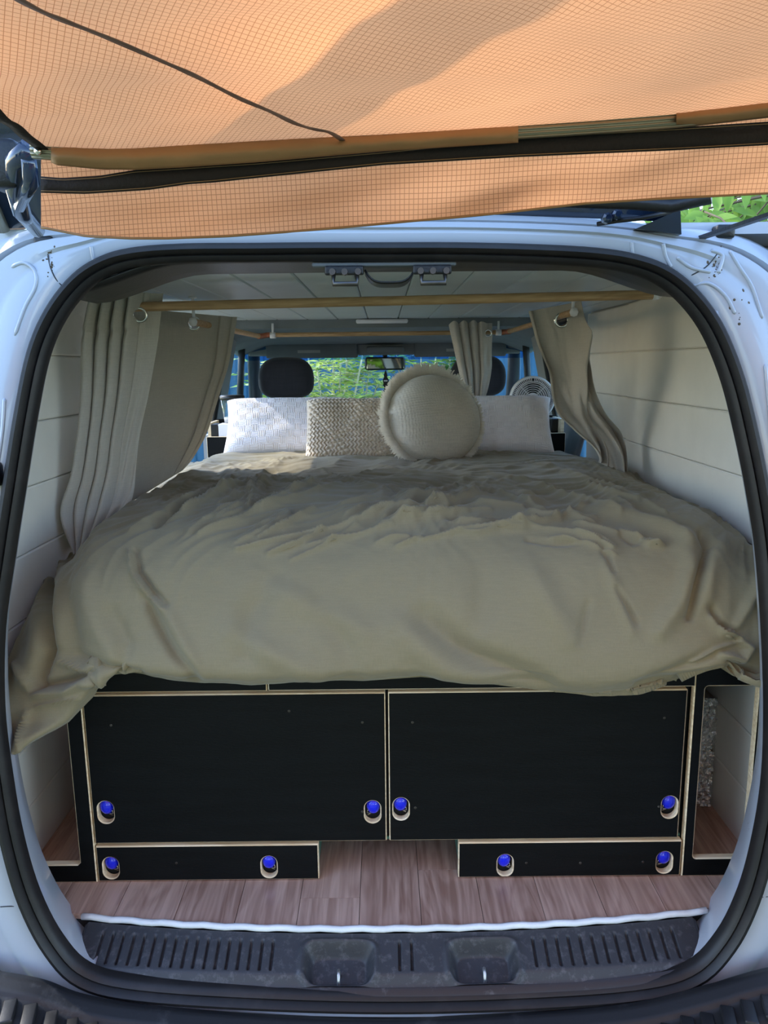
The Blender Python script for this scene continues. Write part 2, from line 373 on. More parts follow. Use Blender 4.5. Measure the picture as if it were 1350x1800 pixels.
# walls: white tongue and groove boards with recessed joints
SEAMS = [-.005, .142, .288, .434, .579, .724, .870, 1.013, 1.162, 1.318]
def lining(side, name, spans, label):
    s = -1 if side == 'left' else 1
    bk = MB()
    for (y0, y1, out) in spans:
        vs = []
        for y in (y0, y1):
            for z in (-.01, 1.33):
                for d in (.0135, .03): vs.append((VCX + s*(wx(z)+d+out), y, z))
        bk.add(vs, [(0,1,3,2), (4,6,7,5), (0,4,5,1), (2,3,7,6), (0,2,6,4), (1,5,7,3)])
    w = struct(bk.build(name, M['white_board']), label, 'wall')
    for (y0, y1, out) in spans:
        for a, b in zip(SEAMS, SEAMS[1:]):
            if side == 'left': a -= .004; b -= .004
            g_ = .0007
            pr = [(a+g_, .012), (a+g_, .003), (a+.0035+g_, 0), (b-.0035-g_, 0), (b-g_, .003), (b-g_, .012)]
            vs = [(VCX + s*(wx(z)+d+out), y, z) for y in (y0, y1) for (z, d) in pr]
            n = len(pr)
            fs = [(i, (i+1) % n, n+(i+1) % n, n+i) for i in range(n)] + [tuple(range(n-1, -1, -1)), tuple(range(n, 2*n))]
            MB().add(vs, fs).build('plank', M['white_board'], w)
    return w
lining('left', 'wall_left', [(1.44, 2.30, 0)], 'white boarded lining along the left side of the van')
lining('right', 'wall_right', [(1.44, 2.58, 0), (2.583, 3.14, .014)], 'white boarded lining along the right side of the van')
# ceiling boards
cl = struct(MB().box(-.80, .82, 1.60, 3.40, CEILZ+.013, CEILZ+.03).build('ceiling', M['ceiling_board']), 'white boarded van ceiling', 'ceiling')
cw = .1292
for i in range(13):
    a = -.06 - cw*6 + i*cw; b = a+cw
    a2, b2 = max(a, -.80)+.0009, min(b, .815)-.0009
    if b2-a2 < .02: continue
    pr = [(a2, .012), (a2, .003), (a2+.0035, 0), (b2-.0035, 0), (b2, .003), (b2, .012)]
    y0 = 1.64 + .03*(((a2+b2)/2)/.7)**2
    vs = [(x, y, CEILZ+d) for y in (y0, 3.38) for (x, d) in pr]
    n = 6
    MB().add(vs, [(j, (j+1) % n, n+(j+1) % n, n+j) for j in range(n)] + [tuple(range(n-1, -1, -1)), tuple(range(n, 2*n))]).build('plank', M['ceiling_board'], cl)

# ------------------------------------------------------------------ van body: rear frame, seal, sill, bumper, cab
van = thing('van', 'white van body with its rear opening ringed by a black rubber seal', 'van', (0, 1.4, -.62))
def yopen(x, z):
    return 1.30 + .125*max(0, min(1.2, (z-.30)/1.03))**1.5 - .03*(1-min(1, (x/.66)**2))*max(0, min(1, (.25-z)/.3))
def onopen(px, py):
    Y = 1.35
    for _ in range(25):
        p = at(px, py, Y); Y = .5*Y + .5*yopen(p.x, p.z)
    return at(px, py, Y)
ring_px = [(675,448),(800,448),(930,451),(1040,457),(1110,468),(1165,489),(1212,528),(1252,585),(1286,670),(1311,770),(1331,870),(1346,970),(1356,1100),(1361,1240),(1357,1370),
 (1340,1480),(1314,1575),(1274,1655),(1215,1712),(1110,1738),(900,1752),(675,1757),(450,1751),(245,1737),(150,1714),(97,1662),(54,1580),(24,1480),(4,1370),(-10,1250),(-9,1110),(10,970),(27,860),(48,730),(70,625),(100,555),(143,500),(190,470),(245,456),(330,450),(450,449),(560,448)]
ringp = [list(onopen(*p)) for p in ring_px]
rp = catmull(ringp + ringp[:1], 42*5+1)[:-1]
RING = [Vector(p) for p in rp]; NR = len(RING)
RC = sum(RING, Vector())/NR
def frames():
    out = []
    for i in range(NR):
        d = (RING[(i+1) % NR]-RING[i-1]).normalized()
        o = d.cross(Vector((0, 1, 0))); o.y = 0; o.normalize()
        if o.dot(Vector((RING[i].x-RC.x, 0, RING[i].z-RC.z))) < 0: o = -o
        out.append(o)
    return out
OUT = frames()
def sweep(prof_fn, name, mt, parent, smooth=True, closed_prof=False, angle=40, sel=None):
    vs = []; n = None
    idx = range(NR) if sel is None else sel
    for i in idx:
        pr = prof_fn(i); n = len(pr)
        for (o, dy) in pr: vs.append(RING[i] + OUT[i]*o + Vector((0, dy, 0)))
    k = len(vs)//n; fs = []
    for i in range(k if sel is None else k-1):
        for j in range(n if closed_prof else n-1):
            fs.append((i*n+j, i*n+(j+1) % n, ((i+1) % k)*n+(j+1) % n, ((i+1) % k)*n+j))
    return MB().add(vs, fs).build(name, mt, parent, smooth=smooth, angle=angle)
def zone(i):
    o = OUT[i]; return sm(.45, .95, o.z), sm(.78, .99, -o.z)          # topness, bottomness
def body_prof(i):
    t, b = zone(i); sd = 1-max(t, b); o = OUT[i]
    cor = max(0, o.z)*abs(o.x)*2
    w = .052*t + .02*b + .17*sd + .025*cor**2
    g = .007*sd*(1-b)
    return [(.004, .03), (.012, .006), (.02+w*.06, -.004), (.02+w*.30, -.006), (.02+w*.36, -.006+g), (.02+w*.42, -.004+g), (.02+w*.48, -.010+.012*sd), (.02+w*.66, -.006+.016*sd), (.02+w*.70, .0+.022*sd+g), (.02+w*.74, -.004+.022*sd), (.02+w*.90, .004 + .035*sd), (.02+w*.98, .012 + .06*sd), (.02+w, .03+.10*sd), (.02+w*1.02, .12+.3*sd), (.02+w*1.02, .5*max(t, sd)+.05)]
# the broad D pillar flares out below: handled by the same sweep
sweep(body_prof, 'rear_frame', M['white_paint'], van)
def inner_prof(i):
    t, b = zone(i); sd = 1-max(t, b)
    return [(.002, .004), (-.001, .02), (-.001+.014*sd, .08), (.05*sd, .16)]
_i0 = min(range(NR), key=lambda i: (RING[i]-Vector((.60, 1.4, 1.22))).length); _i1 = min(range(NR), key=lambda i: (RING[i]-Vector((-.56, 1.4, 1.24))).length)
sweep(inner_prof, 'inner_return', M['white_paint'], van, sel=list(range(_i0, _i1+1)))
sl = sweep(lambda i: [(-.010, .022), (-.010, .008), (-.006, -.002), (-.001, -.006), (.002, -.003), (.004, -.013), (.009, -.020), (.015, -.019), (.020, -.010), (.021, .012)], 'weather_seal', M['seal'], van)
# dirt-worn lower rubber lip running along the sill
sel = [i for i in range(NR) if zone(i)[1] > .6]
# ---- sill: white sealant bead, scuff plate with slots and two latch pockets
bead = []
for i in range(61):
    x = lerp(-.64, .665, i/60); bead.append((x, lip(x)-.008, .002 + .0015*math.sin(i*1.7)))
MB().tube(bead, .0065, 8).build('sealant_bead', M['sealant'], van, smooth=True)
def plate():
    nu, nv = 900, 44
    pockets = [(-.098, .070), (.187, .068)]
    slots = [atz(x, 1665, -.03).x for x in list(range(178, 500, 19)) + [702, 723] + list(range(936, 1200, 21))]
    xl, xr = -.632, .640
    def front(x):                                              # y of the front edge
        return yopen(x, -.06) + .012
    def fn(u, v):
        x = lerp(xl, xr, u); yb = lip(x)-.014; yf = front(x)
        xx = x + (lerp(0, .012, v) if x > 0 else -lerp(0, .012, v))*0
        y = lerp(yb, yf, v)
        z = -.004 - .036*v - .012*sm(.82, 1, v)
        for sx in slots:
            d = abs(x - sx)
            if d < .0036 and .14 < v < .78: z -= .009*sm(.0036, .0016, d)*sm(.14, .2, v)*sm(.78, .72, v)
        for (cx, hw) in pockets:
            dx = abs(x-cx)/hw
            if dx < 1.3:
                ry = abs(v-.57)/.40; rr = (dx**5 + ry**5)**.2
                z -= .030*sm(1.02, .72, rr); z += .004*math.exp(-((rr-1.06)/.08)**2)
        edge = min(u, 1-u)
        z -= .008*sm(.008, 0, edge)
        return Vector((x, y, z))
    mb = MB(); mb.grid(fn, nu, nv); return mb
plate().build('scuff_plate', M['scuff'], van, smooth=True)
for cx in (-.098, .187):
    y = yopen(cx, -.06) + .030; z = -.060
    st = MB().tube([(cx-.0, y+.014, z-.004), (cx, y+.014, z+.016), (cx, y+.008, z+.024), (cx, y-.002, z+.022), (cx, y-.006, z+.006), (cx, y-.006, z-.006)], .0032, 8).build('latch_striker', M['steel'], van, smooth=True)
    MB().lathe([(.022, 0), (.022, .003), (.018, .004)], 20, Matrix.Translation((cx, y+.002, z-.006))).build('striker_plate', M['scuff'], van, smooth=True)
# lower dusty lip in front of the plate
def lower(o0, y0, o1, y1, o2, y2, nm, mt):
    vs = []; k = 0
    for j in range(81):
        x = lerp(-.63, .64, j/80); e = (abs(x-.005)/.64)**6*.03
        yb = yopen(x, -.06)
        for (z, y) in ((o0, y0), (o1, y1), (o2, y2)): vs.append((x, yb+y, z+e))
    fs = [(j*3+i, j*3+i+1, j*3+i+4, j*3+i+3) for j in range(80) for i in range(2)]
    MB().add(vs, fs).build(nm, mt, van, smooth=True, angle=50)
lower(-.052, .014, -.060, .0, -.074, -.004, 'sill_lip', M['seal_dusty'])
lower(-.085, .02, -.100, -.012, -.170, -.02, 'rear_panel', M['black_plastic'])  # fills the gap over the bumper, its shade put into the black colour
# ---- bumper
BT = [(-260,1690),(-60,1700),(15,1709),(80,1722),(145,1746),(250,1765),(450,1781),(675,1788),(900,1780),(1100,1764),(1240,1731),(1290,1716),(1350,1700),(1420,1692),(1620,1680)]
BTW = [at(px, py, 1.262) for px, py in BT]
BTC = [Vector(p) for p in catmull([list(p) for p in BTW], 81)]
def bump_fn(u, v):
    b0 = BTC[int(round(u*80))]; x, z0 = b0.x, b0.z; ax = abs(x); wrap = .5*max(0, ax-.78)
    prof = [(.02, -.03), (.0, 0), (-.012, .003), (-.038, -.004), (-.045, -.011), (-.085, -.014), (-.12, -.035), (-.135, -.10), (-.12, -.3)]
    t = v*(len(prof)-1); j = min(int(t), len(prof)-2); t -= j
    return Vector((x, 1.262 + lerp(prof[j][0], prof[j+1][0], t) + wrap, z0 + lerp(prof[j][1], prof[j+1][1], t)))
bb = MB(); bb.grid(bump_fn, 80, 32); bmp = bb.build('bumper', M['bumper'], van, smooth=True, angle=60)
for s in (-1, 1):
    for k in range(9):
        ax = .44 + k*.036; b0 = min(BTC, key=lambda q: abs(q.x-s*ax))
        p0 = Vector((s*ax, 1.212, b0.z-.012))
        rb = rbox(-.012, .012, -.05, .002, -.004, .006, .003, 2, Matrix.Translation(p0) @ Matrix.Rotation(-s*.25, 4, 'Z'))
        rb.build('tread_rib', M['bumper'], bmp, smooth=True)
rbox(-.045, .055, 1.10, 1.262, -.145, -.115, .004).build('tow_bracket', M['black_plastic'], bmp)
# ---- body details
def disc_on(px, py, r, h, nm, mt, dy=0, Y=None):
    p = onopen(px, py); p.y += dy
    Mx = Matrix.Translation(p) @ Matrix.Rotation(PI/2, 4, 'X')
    return MB().lathe([(r, -.01), (r, h*.5), (r*.8, h), (0.0005, h*1.05)], 20, Mx).build(nm, mt, van, smooth=True, angle=50)
for (px, py, r) in ((82, 512, .020), (1265, 560, .018)): disc_on(px, py, r, .006, 'blanking_plug', M['white_paint'], .004)
for (px, py) in ((50, 1658), (1328, 1638)): disc_on(px, py, .007, .008, 'screw_plug', M['black_plastic'], .016)
for (px, py) in ((1300, 535), (1338, 500), (14, 640), (30, 560)): disc_on(px, py, .005, .006, 'rivet', M['white_paint'], .012)
# pressed panels along the roof edge
for (a, b) in ((150, 215), (230, 330), (430, 560), (620, 760), (840, 960), (1010, 1120), (1150, 1215)):
    pts = []
    for px in (a, b):
        y = interp([(0, 440), (150, 428), (300, 420), (500, 416), (675, 414), (900, 416), (1100, 424), (1250, 440)], px)
        pts.append((onopen(px, y-8), onopen(px, y+10)))
    q = [pts[0][0], pts[1][0], pts[1][1], pts[0][1]]
    c = sum(q, Vector())/4
    vs = [p + Vector((0, .0, 0)) for p in q] + [lerp(p, c, .12) + Vector((0, -.0065, 0)) for p in q]
    MB().add(vs, [(4,5,6,7), (0,1,5,4), (1,2,6,5), (2,3,7,6), (3,0,4,7)]).build('pressed_panel', M['white_paint'], van)
from mathutils.bvhtree import BVHTree
_fr = next(o for o in van.children if o.name.startswith('rear_frame'))
_bvh = BVHTree.FromPolygons([v.co.copy() for v in _fr.data.vertices], [tuple(p.vertices) for p in _fr.data.polygons])
def hit(px, py):
    r_ = _bvh.ray_cast(_C, ray(px, py).normalized())
    return (r_[0] if r_[0] is not None else onopen(px, py)), (r_[1] if r_[0] is not None else Vector((0, -1, 0)))
def bead_line(pts, r, nm, mt):
    P_ = [Vector(p) for p in catmull([list(hit(*p)[0]) for p in pts], 24)]
    MB().tube(P_, [r*(.35 if i in (0, 23) else 1) for i in range(24)], 8).build(nm, mt, van, smooth=True)
for pts in ([(20, 470), (42, 462), (62, 478), (62, 505), (44, 540), (26, 590)], [(1282, 440), (1300, 470), (1322, 505), (1340, 560)], [(1212, 505), (1245, 498), (1275, 520), (1292, 552)], [(1190, 452), (1215, 470), (1250, 478)], [(1250, 440), (1270, 450), (1262, 480)], [(160, 432), (164, 455), (168, 470)], [(1110, 425), (1112, 445), (1118, 462)], [(1166, 428), (1170, 450), (1180, 470)], [(8, 700), (4, 760), (-6, 830)], [(1345, 640), (1352, 720), (1360, 800)]):
    bead_line(pts, .0035, 'pressed_bead', M['white_paint'])
for pts in ([(84, 446), (88, 468), (98, 490), (112, 505), (126, 516)], [(1268, 432), (1258, 450), (1240, 470), (1215, 484)], [(0, 1594), (20, 1593), (44, 1593)], [(1350, 1576), (1335, 1577), (1322, 1577)]):
    bead_line(pts, .0011, 'panel_seam', M['dark_trim'])
for (cx, cy, n_) in ((88, 462, 16), (1256, 470, 22), (1300, 548, 10), (100, 1640, 6), (1228, 1660, 8), (110, 1620, 5)):
    for k in range(n_):
        q, nn = hit(cx + random.gauss(0, 6), cy + random.gauss(0, 14)); r = random.uniform(.0008, .0028)
        MB().lathe([(r, 0), (r*.7, .0005), (.0002, .0007)], 7, Matrix.Translation(q) @ nn.to_track_quat('Z', 'Y').to_matrix().to_4x4() @ Matrix.Scale(random.uniform(.5, 1.6), 4, (0, 1, 0))).build('rust_spot', M['bark_dark'], van, smooth=True)
# black caps in the roof gutters
for (px, py) in ((80, 428), (1272, 408)):
    p = onopen(px, py)
    rbox(p.x-.017, p.x+.017, p.y-.012, p.y+.05, p.z-.012, p.z+.012, .005).build('gutter_cap', M['black_plastic'], van, smooth=True)
# side check-strap knob on the left edge of the opening
p = onopen(0, 832)
rbox(p.x-.03, p.x+.008, p.y-.03, p.y+.004, p.z-.022, p.z+.022, .008).build('door_buffer', M['black_plastic'], van, smooth=True)
# header: black band behind the seal, latch hinges, bulkhead bracket
def hdr(u, v):
    x = lerp(-.60, .615, u); e = (abs(x-.008)/.61)
    y0 = 1.437; y1 = 1.645 + .03*(x/.7)**2
    z = 1.318 - .055*sm(.6, 1, e) + (.0)*v
    return Vector((x, lerp(y0, y1, v), z))
h = MB(); h.grid(hdr, 40, 4); h.build('header_band', M['black_plastic'], van, smooth=True, solid=.004)
rbox(-.125, .135, 1.436, 1.46, 1.303, 1.310, .003).build('header_bracket', M['visor'], van, smooth=True)  # white metal lying in shade, the shade put into a darker grey material
def belly(u, v):
    x = lerp(-.03, .06, u); d = (1-((u-.5)/.5)**4)
    return Vector((x, lerp(1.448, 1.54, v), 1.298 - .022*d + .0*v))
h = MB(); h.grid(belly, 16, 4); h.build('header_cover', M['black_plastic'], van, smooth=True, solid=.003)
for cx in (-.066, .092):
    pl = rbox(cx-.036, cx+.034, 1.432, 1.446, 1.288, 1.304, .003).build('hinge_plate', M['black_plastic'], van)
    MB().tube([(cx-.02, 1.436, 1.292), (cx-.02, 1.43, 1.272), (cx+.022, 1.43, 1.272), (cx+.022, 1.436, 1.292)], .0048, 8).build('hinge_loop', M['dark_steel'], pl, smooth=True)
    for d in (-.022, .0, .024): MB().lathe([(.007, 0), (.006, .006)], 8, Matrix.Translation((cx+d, 1.433, 1.293)) @ Matrix.Rotation(PI/2, 4, 'X')).build('bolt', M['dark_steel'], pl, smooth=False)

# roof skin and side skins (seen through gaps, and they keep the light out)
rf = MB(); rf.box(-.885, .90, 1.44, 4.25, 1.352, 1.372); rf.build('roof_skin', M['white_paint'], van)
for s in (-1, 1):
    yA = 2.30 if s < 0 else 3.14
    sk = MB(); sk.box(VCX+s*.875-.01, VCX+s*.875+.01, 1.40, yA, -.45, 1.372); sk.build('side_skin', M['white_paint'], van)
    # roof rail over the cab and the side door
    MB().box(VCX+s*.80-.03, VCX+s*.80+.03, 3.16, 4.3, 1.27, 1.365).build('roof_rail', M['grey_trim'], van)
    # lower cab side: door trim below the windows
    dt = MB(); dt.box(VCX+s*.85-.03, VCX+s*.85+.03, 3.72, 4.95, -.4, .80); dt.build('cab_door_trim', M['grey_trim'], van)
    # B pillar, leaning inwards to the top, and its dark rubber
    MB().add([(VCX+s*x, y, z) for (z, xo) in ((-.1, .86), (.85, .83), (1.30, .735)) for (x, y) in ((xo, 3.62), (xo-.035, 3.62), (xo-.035, 3.80), (xo, 3.80))],
             [(0,1,2,3), (8,9,10,11)] + [(j*4+i, j*4+(i+1) % 4, j*4+4+(i+1) % 4, j*4+4+i) for j in range(2) for i in range(4)]).build('b_pillar', M['grey_trim'], van)
    MB().tube([(VCX+s*.83, 3.58, -.05), (VCX+s*.80, 3.58, .85), (VCX+s*.715, 3.57, 1.25), (VCX+s*.70, 3.50, 1.285), (VCX+s*.70, 3.0, 1.29)], .014, 8).build('door_rubber', M['black_plastic'], van, smooth=True)
    # A pillar with the quarter-light bar
    MB().tube([(VCX+s*.70, 4.22, 1.25), (VCX+s*.74, 4.45, 1.10), (VCX+s*.80, 4.86, .80)], [.035, .035, .045], 8).build('a_pillar', M['dark_trim'], van, smooth=True)
    MB().tube([(VCX+s*.73, 4.05, 1.25), (VCX+s*.79, 4.18, .80)], .018, 8).build('quarter_bar', M['dark_trim'], van, smooth=True)
    sg = MB(); sg.add([(VCX+s*.835, 3.76, .79), (VCX+s*.835, 4.85, .79), (VCX+s*.745, 4.25, 1.27), (VCX+s*.745, 3.76, 1.28)], [(0, 1, 2, 3)])
    struct(sg.build('window_2' if s < 0 else 'window_3', M['glass'], None, solid=.004), 'cab side window on the ' + ('left' if s < 0 else 'right'), 'window')
# right sliding door, closed: bluish trim and a window above
def doorp(u, v):
    y = lerp(3.15, 3.58, u); z = lerp(.30, .86, v)
    return Vector((VCX + .845 - .06*math.sin(v*PI)*.9 - .02*v, y, z))
d_ = MB(); d_.grid(doorp, 6, 14); d_.build('sliding_door_trim', M['visor'], van, smooth=True, solid=.01)
sg = MB().add([(VCX+.835, 3.15, .86), (VCX+.835, 3.56, .86), (VCX+.765, 3.56, 1.27), (VCX+.765, 3.15, 1.27)], [(0, 1, 2, 3)])
struct(sg.build('window_4', M['glass'], None, solid=.004), 'sliding door window behind the right curtain', 'window')
# headliner over the cab, sloping to the windscreen
def hl(u, v):
    x = lerp(-.78, .80, u); y = lerp(3.39, 4.22, v)
    z = 1.305 - .075*v**1.4 - .05*sm(.75, 1, abs(u-.5)*2) + .0
    return Vector((x, y, z))
h = MB(); h.grid(hl, 30, 12); hdl = h.build('headliner', M['headliner'], van, smooth=True, solid=.02, off=1)
MB().box(-.79, .81, 3.385, 3.40, 1.285, 1.33).build('headliner_edge', M['headliner'], van)
rbox(-.11, .11, 3.33, 3.375, 1.300, 1.317, .006).build('dome_lamp', M['white_plastic'], van, smooth=True)
# overhead console
rbox(-.72, .74, 4.20, 4.235, 1.178, 1.26, .01, 3).build('header_panel', M['headliner'], van, smooth=True)
rbox(-.085, .115, 4.12, 4.20, 1.185, 1.222, .012, 3).build('overhead_console', M['visor'], van, smooth=True)
for (x0, x1) in ((-.62, -.13), (.17, .66)):
    vz = rbox(x0, x1, 4.17, 4.195, 1.165, 1.243, .011, 3).build('sun_visor', M['visor'], van, smooth=True)
    MB().box(x0+.17, x0+.29, 4.1685, 4.1695, 1.192, 1.207).build('warning_label', M['grey_trim'], vz)
# windscreen: tinted top band, clear lower pane
def wind(x, t): return Vector((x, lerp(4.24, 4.92, t) - .10*(x/.75)**2, lerp(1.235, .74, t)))
for (t0, t1, nm, mt, lb) in ((0, .16, 'window_5', 'tint_glass', 'blue tinted band along the top of the windscreen'), (.16, 1, 'window_1', 'glass', 'clear windscreen at the front of the cab')):
    h = MB(); h.grid(lambda u, v: wind(lerp(-.74, .76, u), lerp(t0, t1, v)), 20, 4)
    struct(h.build(nm, M[mt], None, smooth=True), lb, 'window')
# dashboard
db = MB(); db.grid(lambda u, v: Vector((lerp(-.82, .84, u), 4.35+.55*v, .66+.09*math.sin(v*PI*.6))), 20, 8)
db.build('dashboard', M['dark_trim'], van, smooth=True, solid=.03)

# ------------------------------------------------------------------ cab seats
def seat(cx, label):
    t = thing('cab_seat', label, 'seat', (cx, 3.8, 0), 'cab seats')
    def hr(u, v):
        a = 2*PI*u; ph = PI*v; r = max(0., math.sin(ph))**.42
        sp = lambda c: math.copysign(abs(c)**.64, c)
        z = .100*r*sp(math.sin(a)); x = .136*r*sp(math.cos(a))*(1 - .10*sm(.0, .1, z))
        return Vector((cx + x, 3.80 - .058*math.cos(ph), 1.068 + z))
    h = MB(); h.grid(hr, 40, 30, closed_u=True); hd = h.build('headrest', M['headrest'], t, smooth=True)
    for s in (-1, 1):
        MB().tube([(cx+s*.068, 3.80, .84), (cx+s*.068, 3.80, .99)], .008, 10).build('headrest_post', M['chrome'], t, smooth=True)
        MB().lathe([(.02, 0), (.02, .012), (.012, .02)], 14, Matrix.Translation((cx+s*.068, 3.80, .900))).build('post_collar', M['black_plastic'], t, smooth=True)
    rbox(cx-.25, cx+.25, 3.74, 3.90, .25, .90, .06, 4).build('backrest', M['headrest'], t, smooth=True)
    rbox(cx-.25, cx+.25, 3.80, 4.30, .12, .30, .05, 4).build('seat_cushion', M['headrest'], t, smooth=True)
    return t
seat(-.470, 'black cab seat headrest on the left, in full view')
seat(.465, 'black cab seat headrest on the right, behind the small curtain')
# mirror and air freshener
t = thing('rearview_mirror', 'rear-view mirror hanging from the windscreen top', 'mirror', (.0, 4.25, 1.12))
c = at(677, 639, 4.22)
MM = Matrix.Translation(c) @ Matrix.Rotation(math.radians(6), 4, 'Z')
rbox(-.110, .110, -.012, .02, -.035, .035, .018, 4, MM).build('mirror_housing', M['black_plastic'], t, smooth=True)
rbox(-.100, .100, -.0145, -.0125, -.027, .027, .0009, 1, MM).build('mirror_glass', M['mirror_glass'], t)
MB().tube([(c.x, c.y+.015, c.z+.02), (c.x, c.y+.02, c.z+.085)], .013, 10).build('mirror_stem', M['black_plastic'], t, smooth=True)
def flat_shape(pts, y, th, nm, mt, par=None, M4=None):
    """outline (x,z) extruded in y"""
    n = len(pts); vs = [Vector((x, y, z)) for x, z in pts] + [Vector((x, y+th, z)) for x, z in pts]
    if M4: vs = [M4 @ v for v in vs]
    return MB().add(vs, [tuple(range(n)), tuple(range(2*n-1, n-1, -1))] + [(i, n+i, n+(i+1) % n, (i+1) % n) for i in range(n)]).build(nm, mt, par)
fr = thing('air_freshener', 'small black air freshener dangling below the rear-view mirror', 'air freshener', (c.x, c.y, c.z-.1))
f0 = at(678, 670, 4.20)
half = [(.003, .055), (.006, .045), (.010, .03), (.008, .022), (.014, .012), (.016, 0), (.012, -.012), (.015, -.02), (.010, -.03), (.006, -.036), (.012, -.044), (.012, -.054)]
flat_shape([(f0.x+x, f0.z+z) for x, z in half] + [(f0.x-x, f0.z+z) for x, z in half[::-1]], f0.y, .004, 'freshener_card', M['black_plastic'], fr)
MB().tube([(f0.x, f0.y+.002, f0.z+.05), (f0.x, f0.y+.002, c.z-.02)], .0015, 6).build('string', M['black_plastic'], fr)
for dz, w, hh in ((.002, .010, .004), (-.048, .009, .003)):
    flat_shape([(f0.x-w, f0.z+dz-hh), (f0.x+w, f0.z+dz-hh), (f0.x+w, f0.z+dz+hh), (f0.x-w, f0.z+dz+hh)], f0.y-.0008, .0006, 'print_band', M['white_plastic'], fr)
# steering wheel top, partly hidden behind the right pillow
sw = thing('steering_wheel', 'black steering wheel rim behind the right headrest', 'steering wheel', (.5, 4.3, .8))
cc = Vector((.47, 4.32, .78)); Rm = Matrix.Rotation(math.radians(-62), 3, 'X')
MB().tube([cc + Rm @ Vector((.185*math.cos(a*PI/20), .185*math.sin(a*PI/20), 0)) for a in range(40)], .014, 10, closed=True).build('rim', M['black_plastic'], sw, smooth=True)
MB().tube([cc, cc + Vector((0, .25, -.12))], .03, 10).build('column_shroud', M['black_plastic'], sw, smooth=True)
for a in (.1, PI-.1, -PI/2): MB().bar(cc, cc + Rm @ Vector((.18*math.cos(a), .18*math.sin(a), 0)), .03, .012).build('spoke', M['black_plastic'], sw)

# ------------------------------------------------------------------ bed base with plywood doors
def outline(kind, x0, x1, z0, z1, r=.0, n=6):
    if kind == 'rect':
        if r <= 0: return [(x0, z0), (x1, z0), (x1, z1), (x0, z1)]
        out = []
        for (cx, cz, a0) in ((x1-r, z0+r, -PI/2), (x1-r, z1-r, 0), (x0+r, z1-r, PI/2), (x0+r, z0+r, PI)):
            for k in range(n+1): a = a0 + k/n*PI/2; out.append((cx+r*math.cos(a), cz+r*math.sin(a)))
        return out
def ply(name, outer, holes, yfront, thk, parent, bev=.0022, yback_mat='black_ply'):
    cu = bpy.data.curves.new('tmp', 'CURVE'); cu.dimensions = '2D'; cu.fill_mode = 'BOTH'
    cu.extrude = thk/2-bev; cu.bevel_depth = bev; cu.bevel_resolution = 0; cu.offset = -bev
    for poly in [outer] + holes:
        sp = cu.splines.new('POLY'); sp.points.add(len(poly)-1); sp.use_cyclic_u = True
        for p_, (x, z) in zip(sp.points, poly): p_.co = (x, z, 0, 1)
    ob = bpy.data.objects.new('tmp', cu); COL.objects.link(ob)
    dg = bpy.context.evaluated_depsgraph_get(); dg.update()
    me = bpy.data.meshes.new_from_object(ob.evaluated_get(dg)); bpy.data.objects.remove(ob); bpy.data.curves.remove(cu)
    me.name = name; me.materials.clear(); me.materials.append(M['black_ply']); me.materials.append(M['raw_ply'])
    me.transform(Matrix.Translation((0, yfront+thk/2, 0)) @ Matrix.Rotation(PI/2, 4, 'X'))
    for pl_ in me.polygons: pl_.material_index = 0 if abs(pl_.normal.y) > .95 else 1; pl_.use_smooth = False
    o = bpy.data.objects.new(name, me); COL.objects.link(o); o.parent = parent
    o.matrix_parent_inverse = Matrix.Translation(-parent_loc(parent)); return o
def stadium(cx, cz, w, h): return outline('rect', cx-w/2, cx+w/2, cz-h/2, cz+h/2, w/2*.999, 8)
YF = 1.527
bed = thing('bed_base', 'black plywood bed base with pale raw edges, two doors and two drawers', 'bed base', (0, 1.9, 0))
hole_px = {'L': [(186, 1428), (655, 1427)], 'R': [(705, 1422), (1177, 1419)], 'l': [(195, 1526), (473, 1524)], 'r': [(888, 1521), (1168, 1516)]}
latches = []
def holes(k, w=.034, h=.052):
    o = []
    for (px, py) in hole_px[k]:
        p = at(px, py, YF); o.append(stadium(p.x, p.z, w, h)); latches.append((p, k))
    return o
def latch(p, parent, s):
    x, z = p.x, p.z; y = YF + .013
    def blob(u, v):
        a = 2*PI*u; w = v*PI/2
        return Vector((x - s*.0015 + .0150*math.cos(a)*math.cos(w), y - .011*math.sin(w), z+.0075 + .0185*math.sin(a)*math.cos(w)))
    b_ = MB(); b_.grid(blob, 20, 8, closed_u=True)
    lt = b_.build('latch_knob', M['blue_latch'], parent, smooth=True)
    MB().box(x-.02, x+.02, YF+.021, YF+.026, z-.03, z+.03).build('latch_recess', M['dark_void'], lt)
    MB().tube([(x+s*.001, y, z-.003), (x+s*.011, y-.003, z-.002), (x+s*.012, y-.003, z-.008), (x+s*.004, y-.003, z-.009), (x+s*.011, y-.001, z-.014)], .0014, 6).build('latch_spring', M['chrome'], lt, smooth=True)
doorL = ply('door', outline('rect', -.645, -.0015, .097, .446, .002), holes('L'), YF, .018, bed)
for (px, py), s in zip(hole_px['L'], (1, -1)): latch(at(px, py, YF), doorL, s)
doorR = ply('door', outline('rect', .0045, .641, .097, .446, .002), holes('R'), YF, .018, bed)
for (px, py), s in zip(hole_px['R'], (1, -1)): latch(at(px, py, YF), doorR, s)
drL = ply('drawer', outline('rect', -.645, -.153, .004, .090, .002), holes('l'), YF, .018, bed)
for (px, py), s in zip(hole_px['l'], (1, 1)): latch(at(px, py, YF), drL, s)
drR = ply('drawer', outline('rect', .157, .651, .004, .090, .002), holes('r'), YF, .018, bed)
for (px, py), s in zip(hole_px['r'], (1, -1)): latch(at(px, py, YF), drR, s)
